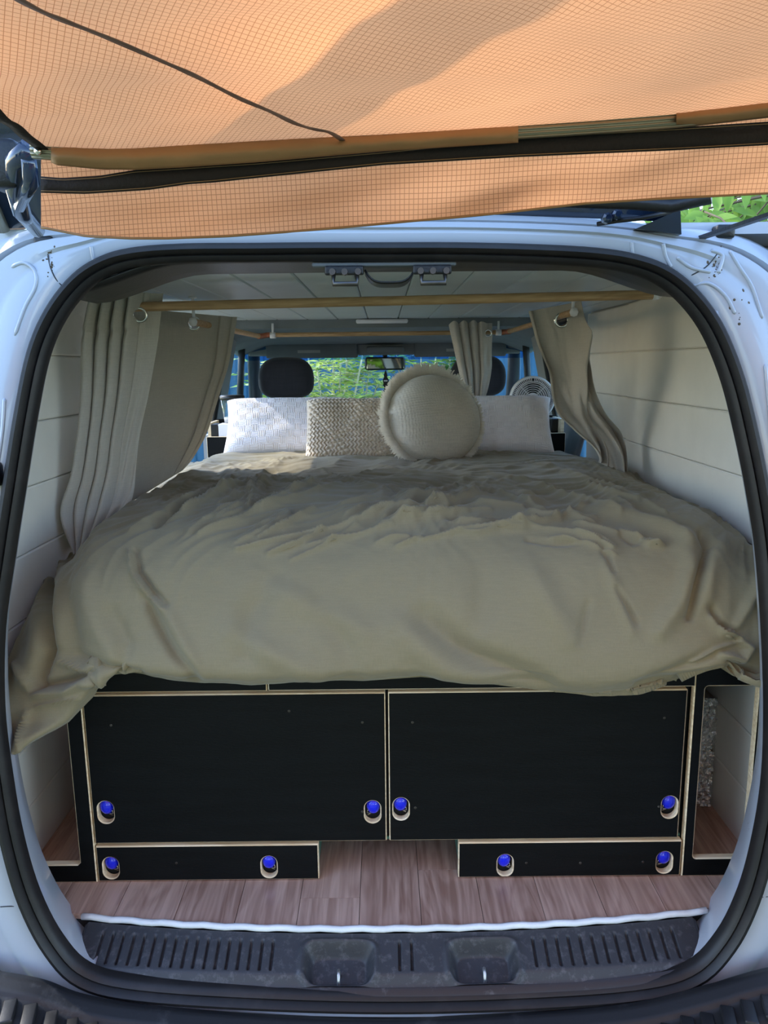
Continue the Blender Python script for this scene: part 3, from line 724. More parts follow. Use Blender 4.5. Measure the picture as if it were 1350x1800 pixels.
# face frames with the cut-outs at the sides
ply('side_frame', [(-.648, .001), (-.648, .53), (-.822, .53), (-.822, .452), (-.689, .452), (-.683, .446), (-.683, .051), (-.689, .045), (-.822, .045), (-.822, .001)][::-1], [], YF+.001, .018, bed)
ply('side_frame', outline('rect', .655, .812, .001, .53), [outline('rect', .678, .792, .045, .452, .008)], YF+.001, .018, bed)
ply('top_rail', outline('rect', -.648, -.2525, .450, .53), [], YF+.004, .018, bed)
ply('top_rail', outline('rect', -.2490, .655, .453, .53), [], YF-.002, .018, bed)
# carcass behind the doors
MB().box(-.645, .655, YF+.03, 3.05, .53, .545).build('bed_deck', M['black_ply'], bed)
MB().box(-.647, .653, YF+.024, YF+.034, .094, .53).build('back_board', M['dark_void'], bed)
for x in (-.648, .655): MB().box(x-.006, x+.006, YF+.03, 2.5, .0, .53).build('divider', M['black_ply'], bed)
MB().box(-.647, .653, YF+.02, 2.5, .088, .0945).build('cabinet_floor', M['green_board'], bed)
for (x0, x1) in ((-.645, -.158), (.162, .651)):
    bx = MB(); bx.box(x0, x1, YF+.022, 2.45, .004, .086); bx.build('drawer_box', M['green_board'], bed)
for (px, py) in ((637, 1270), (508, 1250), (725, 1270), (1168, 1262), (195, 1275), (310, 1517), (1020, 1517), (925, 1517), (1130, 1515), (1158, 1418), (637, 1427), (730, 1420)):
    p = at(px, py, YF); MB().lathe([(.0032, 0), (.0026, .0012), (.0012, .0006)], 10, Matrix.Translation((p.x, YF, p.z)) @ Matrix.Rotation(PI/2, 4, 'X')).build('screw_head', M['dark_steel'], bed, smooth=True)
# foil insulation end board in the right side locker
def foilf(u, v): return Vector((lerp(.667, .833, u), 1.80 + .012*noise.noise(Vector((u*14, v*30, 2))), lerp(.0, .30, v)))
h = MB(); h.grid(foilf, 24, 60)
tag(h.build('foil_board', M['foil'], None, solid=.004), 'crinkled silver foil insulation at the back of the right side locker', 'insulation')

# ------------------------------------------------------------------ mattress and duvet
mt_ = rbox(-.64, .68, 1.62, 3.17, .546, .752, .05, 5); tag(mt_.build('mattress', M['sheet'], None, smooth=True), 'mattress in a pale lilac sheet under the duvet', 'mattress')

hem_px = [(-1.0, 26, 1328, 1.37), (-.96, 58, 1302, 1.39), (-.90, 118, 1270, 1.42), (-.86, 163, 1222, 1.44), (-.83, 176, 1188, 1.455), (-.72, 235, 1181, 1.455), (-.50, 360, 1199, 1.45), (-.36, 440, 1203, 1.445), (-.2, 540, 1196, 1.44), (-.05, 640, 1199, 1.44),
          (.10, 740, 1193, 1.44), (.25, 830, 1202, 1.44), (.42, 950, 1215, 1.44), (.56, 1045, 1223, 1.445), (.66, 1110, 1219, 1.45), (.78, 1185, 1199, 1.455), (.88, 1262, 1172, 1.46), (.92, 1290, 1190, 1.43), (.96, 1325, 1200, 1.41), (1.0, 1352, 1198, 1.40)]
hem_w = [(u, at(px, py, Y)) for u, px, py, Y in hem_px]
def hem(u):
    if u <= hem_w[0][0]: return hem_w[0][1]
    for (a, pa), (b, pb) in zip(hem_w, hem_w[1:]):
        if u <= b: return pa.lerp(pb, (u-a)/(b-a))
    return hem_w[-1][1]
# creases: polylines traced on the bed, (width px, height m); positive is a ridge
CR = [
 ([(240,972),(245,1005),(270,1040),(292,1062)], 7, -.012), ([(228,972),(235,1010),(260,1048),(284,1072)], 8, .009), ([(260,1050),(280,1100),(310,1150),(345,1188)], 12, -.012), ([(285,1062),(318,1120),(350,1180)], 16, .007),
 ([(98,1012),(92,1090),(92,1140),(66,1212)], 8, -.034), ([(80,1010),(72,1090),(70,1140),(45,1200)], 18, .014), ([(116,1000),(112,1080),(112,1130)], 16, .018),
 ([(32,1172),(66,1220),(120,1216),(156,1196),(180,1186)], 8, .018), ([(75,1205),(120,1196),(165,1180)], 7, -.022), ([(140,1150),(190,1172),(245,1182)], 9, -.010), ([(105,1160),(160,1185),(240,1183)], 8, .010), ([(50,1250),(40,1290),(30,1320)], 8, .010), ([(70,1240),(110,1232),(140,1225)], 8, .008),
 ([(230,936),(290,905),(352,880)], 6, .008), ([(350,945),(425,915),(500,880),(560,862)], 6, .010), ([(415,967),(500,947),(600,928),(690,905)], 5, .011), ([(540,957),(610,945),(690,932)], 5, .008),
 ([(370,876),(450,856),(540,845)], 6, .010), ([(330,900),(400,868),(470,836)], 7, .010), ([(300,905),(345,880),(395,850),(420,822)], 8, .012), ([(400,812),(430,840),(445,870),(440,900)], 6, .008), ([(480,818),(520,850),(560,872)], 6, .008), ([(560,822),(600,850),(690,872)], 7, .010), ([(450,905),(520,885),(600,860)], 5, .008), ([(385,925),(450,890),(520,862)], 5, .008),
 ([(675,932),(740,915),(840,890),(920,892)], 6, .011), ([(640,915),(700,905),(775,892),(840,872),(800,850)], 6, .010), ([(740,957),(815,940),(890,932),(960,918),(1025,890)], 5, .011), ([(890,925),(975,932),(1055,945),(1080,960)], 7, .008), ([(700,880),(780,858),(830,838)], 6, .009), ([(860,835),(940,852),(1020,876),(1090,905)], 8, .011), ([(930,815),(1010,840),(1080,868),(1170,905)], 8, .012), ([(1000,812),(1080,845),(1160,880)], 6, .008), ([(845,860),(900,872),(980,905)], 5, .007), ([(1020,892),(1110,905),(1180,930),(1215,952)], 9, .012),
 ([(1055,957),(1066,975),(1078,1003)], 6, -.008), ([(1085,1035),(1100,1060),(1118,1095)], 7, -.008), ([(1065,990),(1090,1050),(1110,1110)], 12, .006), ([(1035,1060),(1026,1090),(1020,1130)], 8, -.005), ([(1232,938),(1246,958),(1228,1010),(1212,1085)], 8, -.024), ([(1205,950),(1215,1000),(1195,1060),(1160,1110)], 18, .012), ([(1262,960),(1250,1010),(1238,1060)], 16, .014),
 ([(1250,1068),(1265,1095),(1292,1110)], 7, -.016), ([(1290,1110),(1320,1050),(1330,1010)], 9, .014), ([(1252,1085),(1275,1112),(1300,1120)], 8, .012), ([(1300,1125),(1318,1140),(1305,1160),(1270,1150)], 7, .016), ([(1220,1165),(1262,1140),(1300,1128)], 8, .010), ([(1285,1165),(1310,1175),(1340,1190)], 7, -.014),
 ([(750,1085),(825,1150),(955,1207)], 26, -.012), ([(700,1100),(780,1175),(860,1205)], 30, .008), ([(1125,1212),(1225,1163),(1295,1125)], 14, -.014), ([(480,1035),(560,1070),(640,1110)], 26, .006), ([(560,1060),(600,1120),(620,1180)], 24, -.005), ([(410,1110),(480,1150),(560,1190)], 24, .006), ([(480,1010),(440,1080),(430,1150)], 26, -.006), ([(150,1030),(170,1100),(200,1150)], 26, .008), ([(200,1080),(225,1130),(215,1170)], 14, -.006),
 ([(930,1000),(960,1060),(1000,1120)], 26, .006), ([(840,985),(850,1060),(835,1120)], 30, -.005),
]
random.seed(11)
for _k in range(85):
    x0 = random.uniform(300, 1150); y0 = random.uniform(822, 965)
    if x0 < 420 and y0 > 930: continue
    sl = interp([(300, -.55), (560, -.42), (700, -.22), (860, -.12), (960, .15), (1150, .42)], x0) + random.uniform(-.12, .12)
    ln = random.uniform(30, 95)*(1.2 if x0 < 620 else 1)
    bow = random.uniform(-6, 6)
    CR.append(([(x0-ln/2, y0-sl*ln/2), (x0, y0+bow), (x0+ln/2, y0+sl*ln/2)], random.uniform(5, 8), random.choice((1, 1, 1, -1))*random.uniform(.006, .012)))
CRB = []
for pts, w, hgt in CR:
    xs_ = [p[0] for p in pts]; ys_ = [p[1] for p in pts]
    CRB.append((min(xs_)-3*w, max(xs_)+3*w, min(ys_)-3*w, max(ys_)+3*w, pts, w, hgt))
def crease(px, py):
    h = 0
    for x0, x1, y0, y1, pts, w, hgt in CRB:
        if px < x0 or px > x1 or py < y0 or py > y1: continue
        best = 1e9; tb = 0; n = len(pts)-1
        for i in range(n):
            ax, ay = pts[i]; bx, by = pts[i+1]; dx, dy = bx-ax, by-ay
            t = max(0, min(1, ((px-ax)*dx + (py-ay)*dy)/(dx*dx+dy*dy)))
            d = (px-ax-t*dx)**2 + (py-ay-t*dy)**2
            if d < best: best = d; tb = (i+t)/n
        if best < 9*w*w: h += hgt*((1.75*math.exp(-math.sqrt(best)/w*1.9)) if (w <= 8 and 0 < hgt <= .012) else (2.4 if w >= 20 else 1.5 if abs(hgt) <= .012 else 1.0)*math.exp(-best/(w*w*.8)))*(math.sin(PI*min(1, .12+tb*.76)))**.5
    return h
def wall_z(u):
    return 0
def duvet_base(u, v):
    """u -1..1 across, v 0 (pillows) .. 1 (hem)"""
    hp = hem(u)
    xf = lerp(-.755, .815, (u+1)/2)                      # far end
    xn = lerp(-.79, .80, (u+1)/2)
    # side sag: the left edge slumps lower than the right
    dl = sm(-.80, -1.0, u); dr = sm(.84, 1.0, u)
    ztop = .792 - .035*dl - .03*dr + .010*(1-u*u)
    zmid = .800 - .135*dl - .05*dr - .02*sm(-.6, -.9, u) + .012*(1-u*u)
    br = 1.60 + .02*math.sin(u*3+1); ol = .055*sm(-.86, -1.0, u)
    pts = [(xf, 3.02, ztop-.012), (lerp(xf, xn, .3), 2.62, ztop), (lerp(xf, xn, .7), 2.15, lerp(ztop, zmid, .6)), (xn, 1.80, zmid), (lerp(xn, hp.x, .25), br+.02, zmid-.018 - .03*dl),
           (lerp(xn, hp.x, .55)-ol*.5, br-.09, zmid-.075-.04*dl), (lerp(xn, hp.x, .85)-ol, 1.435, lerp(zmid-.16, hp.z, .25)), (lerp(xn, hp.x, .96)-ol*.8, 1.412 + .015*dr + .0*dl, lerp(zmid-.2, hp.z, .62)), (hp.x, hp.y-.012, hp.z+.012), (hp.x, hp.y+.006, hp.z)]
    return pts
NUV, NVV = 380, 420
cols = []
vs_n = []
for i in range(NUV+1):
    u = i/NUV*2-1
    cols.append(catmull(duvet_base(u, 0), NVV+1))
base = [[Vector(cols[i][j]) for i in range(NUV+1)] for j in range(NVV+1)]
def nrm(i, j):
    a = base[j][min(i+1, NUV)] - base[j][max(i-1, 0)]; b = base[min(j+1, NVV)][i] - base[max(j-1, 0)][i]
    n = a.cross(b); n.normalize()
    return -n if n.dot(_C - base[j][i]) < 0 else n
dv = []
for j in range(NVV+1):
    for i in range(NUV+1):
        p = base[j][i]; px, py = proj(p); v = j/NVV; u = i/NUV*2-1
        q = Vector((p.x, p.y, p.z))
        h = crease(px, py)*sm(.995, .87, v)*lerp(.3, 1, sm(815, 885, py))
        # broad quilting puffs and fine linen puckers
        h += .014*noise.noise(Vector((p.x*3.1, p.y*2.6+7, p.z*3))) + .006*noise.noise(Vector((p.x*8+3, p.y*6, p.z*8)))
        w = noise.noise(Vector((p.x*2.4, p.y*2.4, 5)))
        a = p.x*.55 + p.y*.9 + .35*w + p.z*.5; b_ = p.x*.9 - p.y*.5
        h += .0065*(1-abs(noise.noise(Vector((a*19, b_*4.2, p.z*3))))*2.2)*sm(.62, .3, v)
        a2 = p.x*.85 - p.y*.45 + .3*w; b2 = p.x*.3 + p.y*.8
        h += .004*(1-abs(noise.noise(Vector((a2*24, b2*6+9, p.z*4))))*2.2)*sm(.75, .4, v)
        h += .0009*noise.noise(p*55)
        dv.append(p + nrm(i, j)*h*(1 if v < .985 else .3))
D = MB(); w = NUV+1
D.add(dv, [(j*w+i, j*w+i+1, (j+1)*w+i+1, (j+1)*w+i) for j in range(NVV) for i in range(NUV)])
tag(D.build('duvet', M['duvet'], None, smooth=True, solid=.012, off=-1), 'rumpled sage green linen duvet covering the whole bed', 'duvet')

# ------------------------------------------------------------------ pillows
def pillow(name, label, mt, cx, y, zb, w, h, th, tilt, fn=None, nu=90, nv=70, corner=.10, rz=0, grp='pillows along the head of the bed'):
    Mx = Matrix.Translation((cx, y, zb)) @ Matrix.Rotation(rz, 4, 'Z') @ Matrix.Rotation(-tilt, 4, 'X')
    vs = []; fs = []
    for sgn in (-1, 1):
        o = len(vs)
        for j in range(nv+1):
            for i in range(nu+1):
                s, t = i/nu*2-1, j/nv*2-1
                # pulled-in sides, pointed corners
                x = s*w/2*(1-corner*.55*(1-t*t)); z = (t*h/2)*(1-corner*.55*(1-s*s))
                k = max(0., (1-s**4)*(1-t**4))**.42
                y_ = sgn*th/2*k
                if fn and sgn < 0: y_ -= fn(s, t)*min(1, k*1.6)
                y_ += .008*noise.noise(Vector((s*2.2+cx*9, t*2, sgn)))*k
                vs.append(Mx @ Vector((x, y_, z + h/2)))
        wd = nu+1
        fs += [(o+j*wd+i, o+j*wd+i+1, o+(j+1)*wd+i+1, o+(j+1)*wd+i) for j in range(nv) for i in range(nu)]
    mb = MB().add(vs, fs)
    me = mb.build(name, mt, None, smooth=True)
    bm = bmesh.new(); bm.from_mesh(me.data); bmesh.ops.remove_doubles(bm, verts=bm.verts, dist=.0004); bmesh.ops.recalc_face_normals(bm, faces=bm.faces); bm.to_mesh(me.data); bm.free()
    return tag(me, label, 'pillow', grp)
def basket(s, t):
    a, b = s*9.0, t*5.0; ia, ib = math.floor(a), math.floor(b)
    q = (a if (ia+ib) % 2 else b) * 4.0
    return .0040*abs(math.sin(q*PI))**.8*(.75+.5*noise.noise(Vector((s*5, t*5, 1))))
pillow('quilted_pillow', 'white basket-weave quilted pillow on the left', M['white_cotton'], -.372, 3.00, .770, .52, .262, .17, math.radians(34), basket, 330, 170)
pillow('quilted_pillow', 'white basket-weave quilted pillow on the right', M['white_cotton'], .412, 3.00, .770, .52, .262, .17, math.radians(34), basket, 330, 170, rz=-.04)
def knit(s, t):
    x = s*13; z = t*13
    # slanted cable diamonds over ribbed stitches
    diag = abs(((s*1.05+t*.62)*1.6) % 2 - 1); dg2 = abs(((s*1.05-t*.62)*1.6+1) % 2 - 1)
    cable = max(sm(.26, .05, diag), sm(.26, .05, dg2))
    rib = abs(math.sin(x*PI*.9 + .9*math.sin(z*PI)))
    kn = abs(math.sin(x*PI*.62+z*1.2))*abs(math.sin(z*PI*.62-x*.6))
    return .0095*(rib**.7*(1-cable) + cable*(.35+1.1*kn))
pillow('knitted_cushion', 'chunky knitted oatmeal cushion between the white pillow and the round one', M['knit'], -.124, 2.83, .768, .335, .262, .13, math.radians(30), knit, 230, 180, .06)
# round cushion with a fringe
rc = thing('round_cushion', 'round cream boucle cushion with a fringed edge, in front of the others', 'pillow', (.19, 2.70, .76), 'pillows along the head of the bed')
RM = Matrix.Translation((.206, 2.74, .772)) @ Matrix.Rotation(math.radians(20), 4, 'Z') @ Matrix.Rotation(math.radians(-24), 4, 'X')
RR = .172
def rcf(u, v):
    a = 2*PI*u; ph = v*PI
    r = RR*math.sin(ph)**.85
    bump = 1 + .0
    y = (-.112 if ph < PI/2 else -.06)*math.copysign(abs(math.cos(ph))**.9, math.cos(ph))
    x, z = r*math.cos(a), r*math.sin(a)
    d = .0028*(abs(math.sin(x*330+.4*math.sin(z*300)))*abs(math.sin(z*330)))
    return RM @ Vector((x*1.02, y - (d if y < 0 else 0), z*.98 + RR*.98))
h = MB(); h.grid(rcf, 260, 150, closed_u=True); h.build('cushion_body', M['boucle'], rc, smooth=True)
fv, ff = [], []
for k in range(2200):
    a = 2*PI*k/2200 + random.uniform(-.01, .01); L = random.uniform(.030, .044)*(.45 + .55*sm(-.4, .5, math.cos(a-2.5)))*(1+.25*noise.noise(Vector((a*9, 0, 2)))); wd = .0018
    up = random.uniform(-.014, .014) + .012*noise.noise(Vector((a*7, 3, 1)))
    rad = Vector((math.cos(a), 0, math.sin(a))); tg = Vector((-math.sin(a), 0, math.cos(a)))
    p0 = rad*(RR-.006); sw_ = random.uniform(-.25, .25)
    p1 = rad*(RR+L*.55) + tg*(sw_*L*.4) + Vector((0, up-.010, 0)); p2 = rad*(RR+L) + tg*(sw_*L) + Vector((0, up*1.6-.016, 0))
    o = len(fv)
    for p, ww in ((p0, wd*1.4), (p1, wd*1.2), (p2, wd*.6)):
        for s in (-1, 1): fv.append(RM @ (p + tg*(s*ww) + Vector((0, 0, RR*.98))))
    ff += [(o, o+1, o+3, o+2), (o+2, o+3, o+5, o+4)]
fo = MB().add(fv, ff).build('fringe', M['fringe'], rc, smooth=True); fo['kind'] = 'stuff'

# ------------------------------------------------------------------ curtain rods
def rod(name, a, b, r, label, mt='rod_wood'):
    t = thing(name, label, 'curtain rod', a)
    return t
r1 = thing('curtain_rod', 'thick round wooden curtain rod across the rear, below the ceiling', 'curtain rod', (0, 1.9, 1.28))
pr_, pl_ = at(1150, 518, 1.90), at(175, 541, 1.93)
MB().tube([pl_, pr_], .0112, 16).build('rod', M['rod_wood'], r1, smooth=True, angle=50)
dirx = (pr_-pl_).normalized(); Mx = Matrix.Translation(pr_) @ dirx.to_track_quat('Z', 'Y').to_matrix().to_4x4()
MB().lathe([(.0125, -.004), (.0125, .005), (.011, .012), (.006, .018), (.0005, .0195)], 16, Mx).build('end_cap', M['white_plastic'], r1, smooth=True)
def hanger(p, top, par):
    MB().tube([(p.x, p.y, p.z), (p.x, p.y, top)], .0045, 8).build('hanger', M['white_plastic'], par, smooth=True)
    MB().lathe([(.012, 0), (.012, .003), (.006, .006)], 12, Matrix.Translation((p.x, p.y, top-.004))).build('hanger_base', M['white_plastic'], par, smooth=True)
hanger(pr_ + dirx*.001, CEILZ, r1)
r2 = thing('curtain_rod', 'slim U-shaped curtain rod with copper elbows around the front of the bed', 'curtain rod', (0, 3.3, 1.25))
YR = 3.33
nl, nr = at(341, 566, 2.22), at(1007, 549, 2.22)
fl_, fr_ = at(456, 591, YR), at(894, 583, YR)
f1, f2 = at(470, 589, YR+.03), at(884, 584, YR+.03)
MB().tube([nl, fl_], .0095, 12).build('rod', M['rod_wood'], r2, smooth=True, angle=50)
MB().tube([nr, fr_], .0095, 12).build('rod', M['rod_wood'], r2, smooth=True, angle=50)
MB().tube([f1, f2], .0095, 12).build('rod', M['rod_wood'], r2, smooth=True, angle=50)
for a, b, o in ((fl_, f1, nl), (fr_, f2, nr)):
    MB().tube([lerp(a, o, .02), a, (a+b)/2 + Vector((0, .006, 0)), b, b + (f2-f1)*(.02 if a is fl_ else -.02)], .0118, 12).build('elbow', M['copper'], r2, smooth=True)
for p in (nl, nr):
    hanger(p, CEILZ, r2)
    MB().lathe([(.0005, -.013), (.009, -.010), (.0125, 0), (.009, .010), (.0005, .013)], 14, Matrix.Translation(p + Vector((0, -.012, 0)))).build('end_cap', M['white_plastic'], r2, smooth=True)
for p in (at(478, 589, YR), at(878, 584, YR)):
    MB().tube([(p.x, p.y+.03, p.z), (p.x, p.y+.03, 1.305)], .005, 8).build('hanger', M['white_plastic'], r2, smooth=True)
    MB().lathe([(.013, -.012), (.013, .012)], 14, Matrix.Translation(p+Vector((0, .03, 0))) @ Matrix.Rotation(PI/2, 4, 'Y')).build('clip', M['white_plastic'], r2, smooth=True)

# ------------------------------------------------------------------ curtains
def curtain(name, label, rows, pleat, nu=150, nv=130, grom=None, hemband=None, group='linen curtains', gr=.016, ydep=.0):
    """rows: (left px,py,Y, right px,py,Y) from top to bottom; pleat(s,t) -> depth in m (towards the camera)"""
    t = thing(name, label, 'curtain', tuple(at(*rows[len(rows)//2][:3])), group)
    L = catmull([list(at(*r[:3])) for r in rows], nv+1); R_ = catmull([list(at(*r[3:])) for r in rows], nv+1)
    gc = at(*grom) if grom else None
    P = []
    for j in range(nv+1):
        for i in range(nu+1):
            s, tt = i/nu, j/nv
            p = Vector(L[j]).lerp(Vector(R_[j]), s); dy, dx, dz = pleat(s, tt)
            p += Vector((dx, -dy, dz)); p.y += .003*noise.noise(Vector((s*9, tt*6, 3)))
            P.append(p)
    wd = nu+1; fs = []; hole = []
    for j in range(nv):
        for i in range(nu):
            q = (j*wd+i, j*wd+i+1, (j+1)*wd+i+1, (j+1)*wd+i)
            c_ = (P[q[0]]+P[q[2]])/2
            if gc is not None:
                a = proj(c_); g_ = grom
                if math.hypot(a[0]-g_[0], (a[1]-g_[1])) < gr*F/(g_[2]*1.0)*.95: hole.append(c_); continue
            fs.append(q)
    used = sorted({i for f in fs for i in f}); mp = {o: n for n, o in enumerate(used)}
    MB().add([P[i] for i in used], [tuple(mp[i] for i in f) for f in fs]).build('cloth', M['curtain'], t, smooth=True, solid=.0016)
    if hole:
        c_ = sum(hole, Vector())/len(hole)
        n_ = (_C-c_).normalized()
        Mg = Matrix.Translation(c_ + n_*.004) @ n_.to_track_quat('Z', 'Y').to_matrix().to_4x4()
        MB().lathe([(gr*.82, -.006), (gr*.84, .002), (gr*1.0, .0035), (gr*1.22, .0015), (gr*1.26, -.003)], 26, Mg, cap=False).build('grommet', M['chrome'], t, smooth=True)
    return t, P, wd
# stitched heading band: a slightly thicker strip
def pl_rear(s, t):
    # four tight pleats on the left two thirds, flat panel on the right
    k = sm(.80, .60, s); f = (s/.72)*4.0
    a = lerp(.050, .024, sm(0, .5, t))*(1-.35*sm(.7, 1, t))
    y = a*(abs(math.sin(f*PI))**.55)*k
    y += .004*math.sin(s*40+t*9)*sm(.2, .6, t)*(1-k) + .012*math.sin(t*5+s*6)*sm(.55, 1, t)
    pin = .010*math.exp(-((t-.215)/.02)**2)*abs(math.sin(f*PI*2))*k
    return (y-pin, 0, .012*k*(abs(math.sin(f*PI)))*sm(.08, 0, t))
curtain('curtain', 'pleated beige linen curtain at the rear left corner, hanging from the thick rod',
    [(166,512,1.88,287,516,1.95), (154,560,1.88,282,560,1.95), (146,603,1.88,278,597,1.95), (143,697,1.88,262,690,1.97), (136,770,1.87,247,760,1.98), (126,835,1.86,240,820,1.98), (108,888,1.84,236,862,1.97), (108,925,1.83,222,892,1.93), (128,975,1.84,172,955,1.86)],
    pl_rear, 200, 150, (244, 553, 1.94), gr=.0155)
def pl_left(s, t):
    y = .004*math.sin(s*7+t*3) + .016*sm(.80, .84, s)*sm(.93, .88, s) + .010*sm(.93, .96, s)
    y += .020*math.exp(-((s-.42-.25*t)/.10)**2)*sm(.55, .8, t) - .014*math.exp(-((s-.62-.05*t)/.07)**2)*sm(.50, .75, t) - .010*math.exp(-((t-.62+.25*s)/.05)**2)
    return (y, 0, 0)
curtain('curtain', 'flat beige linen curtain panel on the left side rod, in front of the side door',
    [(232,541,2.24,418,558,2.45), (244,590,2.24,411,600,2.46), (254,635,2.23,404,635,2.48), (244,683,2.22,385,700,2.50), (238,740,2.20,364,762,2.52), (232,800,2.17,340,805,2.52), (226,885,2.12,322,826,2.45)],
    pl_left, 150, 130, (340, 569, 2.30), gr=.0175)
def pl_right(s, t):
    y = .005*math.sin(s*6+t*4) + .012*sm(.10, .04, s)
    y += .022*math.exp(-((s-.80+.10*t)/.07)**2)*sm(.15, .5, t) - .018*math.exp(-((s-.92)/.06)**2)*sm(.3, .6, t)
    y += .016*math.exp(-((s*.8+t-.98)/.06)**2) - .014*math.exp(-((s*.8+t-1.12)/.05)**2) + .014*math.exp(-((s*1.1+t-1.28)/.05)**2) + .008*math.exp(-((t-.42-.25*s)/.05)**2)
    y += .012*noise.noise(Vector((s*3.5, t*5, 8)))*sm(.2, .5, t)
    return (y*1.7, 0, 0)
curtain('curtain', 'beige linen curtain swept aside on the right side rod, bunched against the wall',
    [(927,548,2.44,1022,529,2.30), (934,576,2.44,1030,575,2.30), (941,603,2.44,1038,620,2.30), (961,658,2.46,1043,672,2.32), (974,720,2.47,1062,724,2.36), (1004,753,2.46,1092,764,2.40), (1040,786,2.42,1102,795,2.40), (1050,812,2.38,1107,837,2.38)],
    pl_right, 150, 130, (988, 563, 2.33), gr=.0185)
def pl_front(s, t):
    f = s*4.5; k = sm(.95, .6, s)
    y = lerp(.030, .014, t)*abs(math.sin(f*PI))**.6*k + .006*math.sin(s*9)
    return (y, 0, .014*abs(math.sin(f*PI))*k*sm(.08, 0, t))
curtain('curtain', 'gathered beige linen curtain tied up on the front rod, before the right headrest',
    [(789,571,3.30,865,568,3.30), (794,595,3.30,865,592,3.30), (800,622,3.30,864,620,3.30), (806,650,3.30,864,648,3.30), (813,680,3.30,859,678,3.30), (818,700,3.31,852,701,3.31)],
    pl_front, 110, 70, (858, 586, 3.285), gr=.013)
tb = thing('curtain_tie', 'copper coloured clip and yellow band tying the front curtain', 'curtain tie', tuple(at(835, 702, 3.28)))
MB().tube([at(806, 703, 3.28), at(835, 700, 3.26), at(864, 702, 3.28)], .006, 8).build('clip_bar', M['copper'], tb, smooth=True)
MB().tube([at(822, 702, 3.27), at(829, 697, 3.25), at(837, 703, 3.27)], .007, 8).build('band', M['yellow'], tb, smooth=True)

# ------------------------------------------------------------------ shelf boxes by the head of the bed, lantern, fan
def shelf_box(x0, x1, y0, y1, z0, z1, lab, side):
    t = thing('bedside_box', lab, 'box', ((x0+x1)/2, (y0+y1)/2, z0), 'bedside boxes')
    ply('front_board', outline('rect', x0, x1, z0, z1), [], y0, .014, t, .0014)
    b = MB(); b.box(x0, x1, y0+.015, y1, z1-.018, z1-.006); b.build('shelf_board', M['raw_ply'], t)
    xs_ = x0 if side < 0 else x1
    MB().box(min(xs_, xs_-side*.013), max(xs_, xs_-side*.013), y0+.03, y1, z0, z1+.055).build('side_board', M['raw_ply'], t)
    MB().box(x0, x1, y1-.012, y1, z0, z1+.06).build('rear_board', M['black_ply'], t)
    # round opening, drawn as a dark disc with its shade in the colour
    cx = x1-.02 if side < 0 else x0+.03
    MB().lathe([(.033, 0), (.035, .002), (.030, .003)], 22, Matrix.Translation((cx, y0-.001, z0+.06)) @ Matrix.Rotation(PI/2, 4, 'X'), cap=True).build('round_port', M['dark_void'], t, smooth=True)
    return t
pA, pB = at(363, 768, 3.19), at(363, 812, 3.19)
shelf_box(pA.x, -.42, 3.19, 3.40, .56, pA.z, 'black plywood box with a raw edge beside the left pillow', -1)
pC = at(994, 761, 3.19)
shelf_box(.46, pC.x, 3.19, 3.40, .56, pC.z, 'black plywood box with a raw edge beside the right pillow', 1)
zs = pA.z-.006
# small black and white boxes standing in the left shelf
a0 = at(369, 760, 3.25); a0.x += .012; a1 = at(386, 760, 3.25); a2 = at(402, 760, 3.25)
tag(rbox(a0.x, a1.x-.001, 3.22, 3.30, zs, zs+.055, .003).build('small_box', M['black_plastic'], None), 'small black box in the left bedside shelf', 'box')
tag(rbox(a1.x+.001, a2.x+.02, 3.22, 3.30, zs, zs+.056, .004).build('small_box', M['white_plastic'], None), 'small white box in the left bedside shelf, below the lantern', 'box')
lt = thing('lantern', 'clear camping lantern with a black lid behind the left pillow', 'lantern', (0, 0, 0))
lc = at(409, 720, 3.28); zt = at(409, 697, 3.28).z; zb = at(409, 742, 3.28).z
lt.location = (lc.x, lc.y, zb)
Ml = Matrix.Translation((lc.x, lc.y, 0))
MB().lathe([(.036, zs+.056 if False else zb), (.038, zb+.02), (.034, zb+.022)], 24, Ml).build('base', M['grey_trim'], lt, smooth=True)
MB().lathe([(.036, zb+.02), (.041, zb+.06), (.046, zt-.012)], 24, Ml, cap=False).build('lens', M['clear_plastic'], lt, smooth=True)
MB().lathe([(.050, zt-.013), (.052, zt-.008), (.052, zt+.002), (.046, zt+.006)], 24, Ml).build('lid', M['black_plastic'], lt, smooth=True)
for k in range(3):
    a = -PI/2 + .35 + (k-1)*2*PI/3
    d = Vector((math.cos(a), math.sin(a), 0)); tt = Vector((-d.y, d.x, 0)); c0 = Vector((lc.x, lc.y, 0)) + d*.014
    q = [c0 - tt*.014 + Vector((0, 0, zb+.025)), c0 + tt*.014 + Vector((0, 0, zb+.025)), c0 + tt*.014 + Vector((0, 0, zt-.02)), c0 - tt*.014 + Vector((0, 0, zt-.02))]
    pn = MB().add(q + [p - d*.006 for p in q], [(0,1,2,3), (7,6,5,4), (0,4,5,1), (1,5,6,2), (2,6,7,3), (3,7,4,0)]).build('lamp_panel', M['white_plastic'], lt)
    q2 = [lerp(p, sum(q, Vector())/4, .3) + d*.0012 for p in q]; MB().add(q2, [(0,1,2,3)]).build('chip_panel', M['yellow'], pn)
for s in (-1, 1): MB().tube([Vector((lc.x+s*.046, lc.y, zt-.01)), Vector((lc.x+s*.037, lc.y, zb+.02))], .0025, 6).build('guard_rod', M['chrome'], lt, smooth=True)
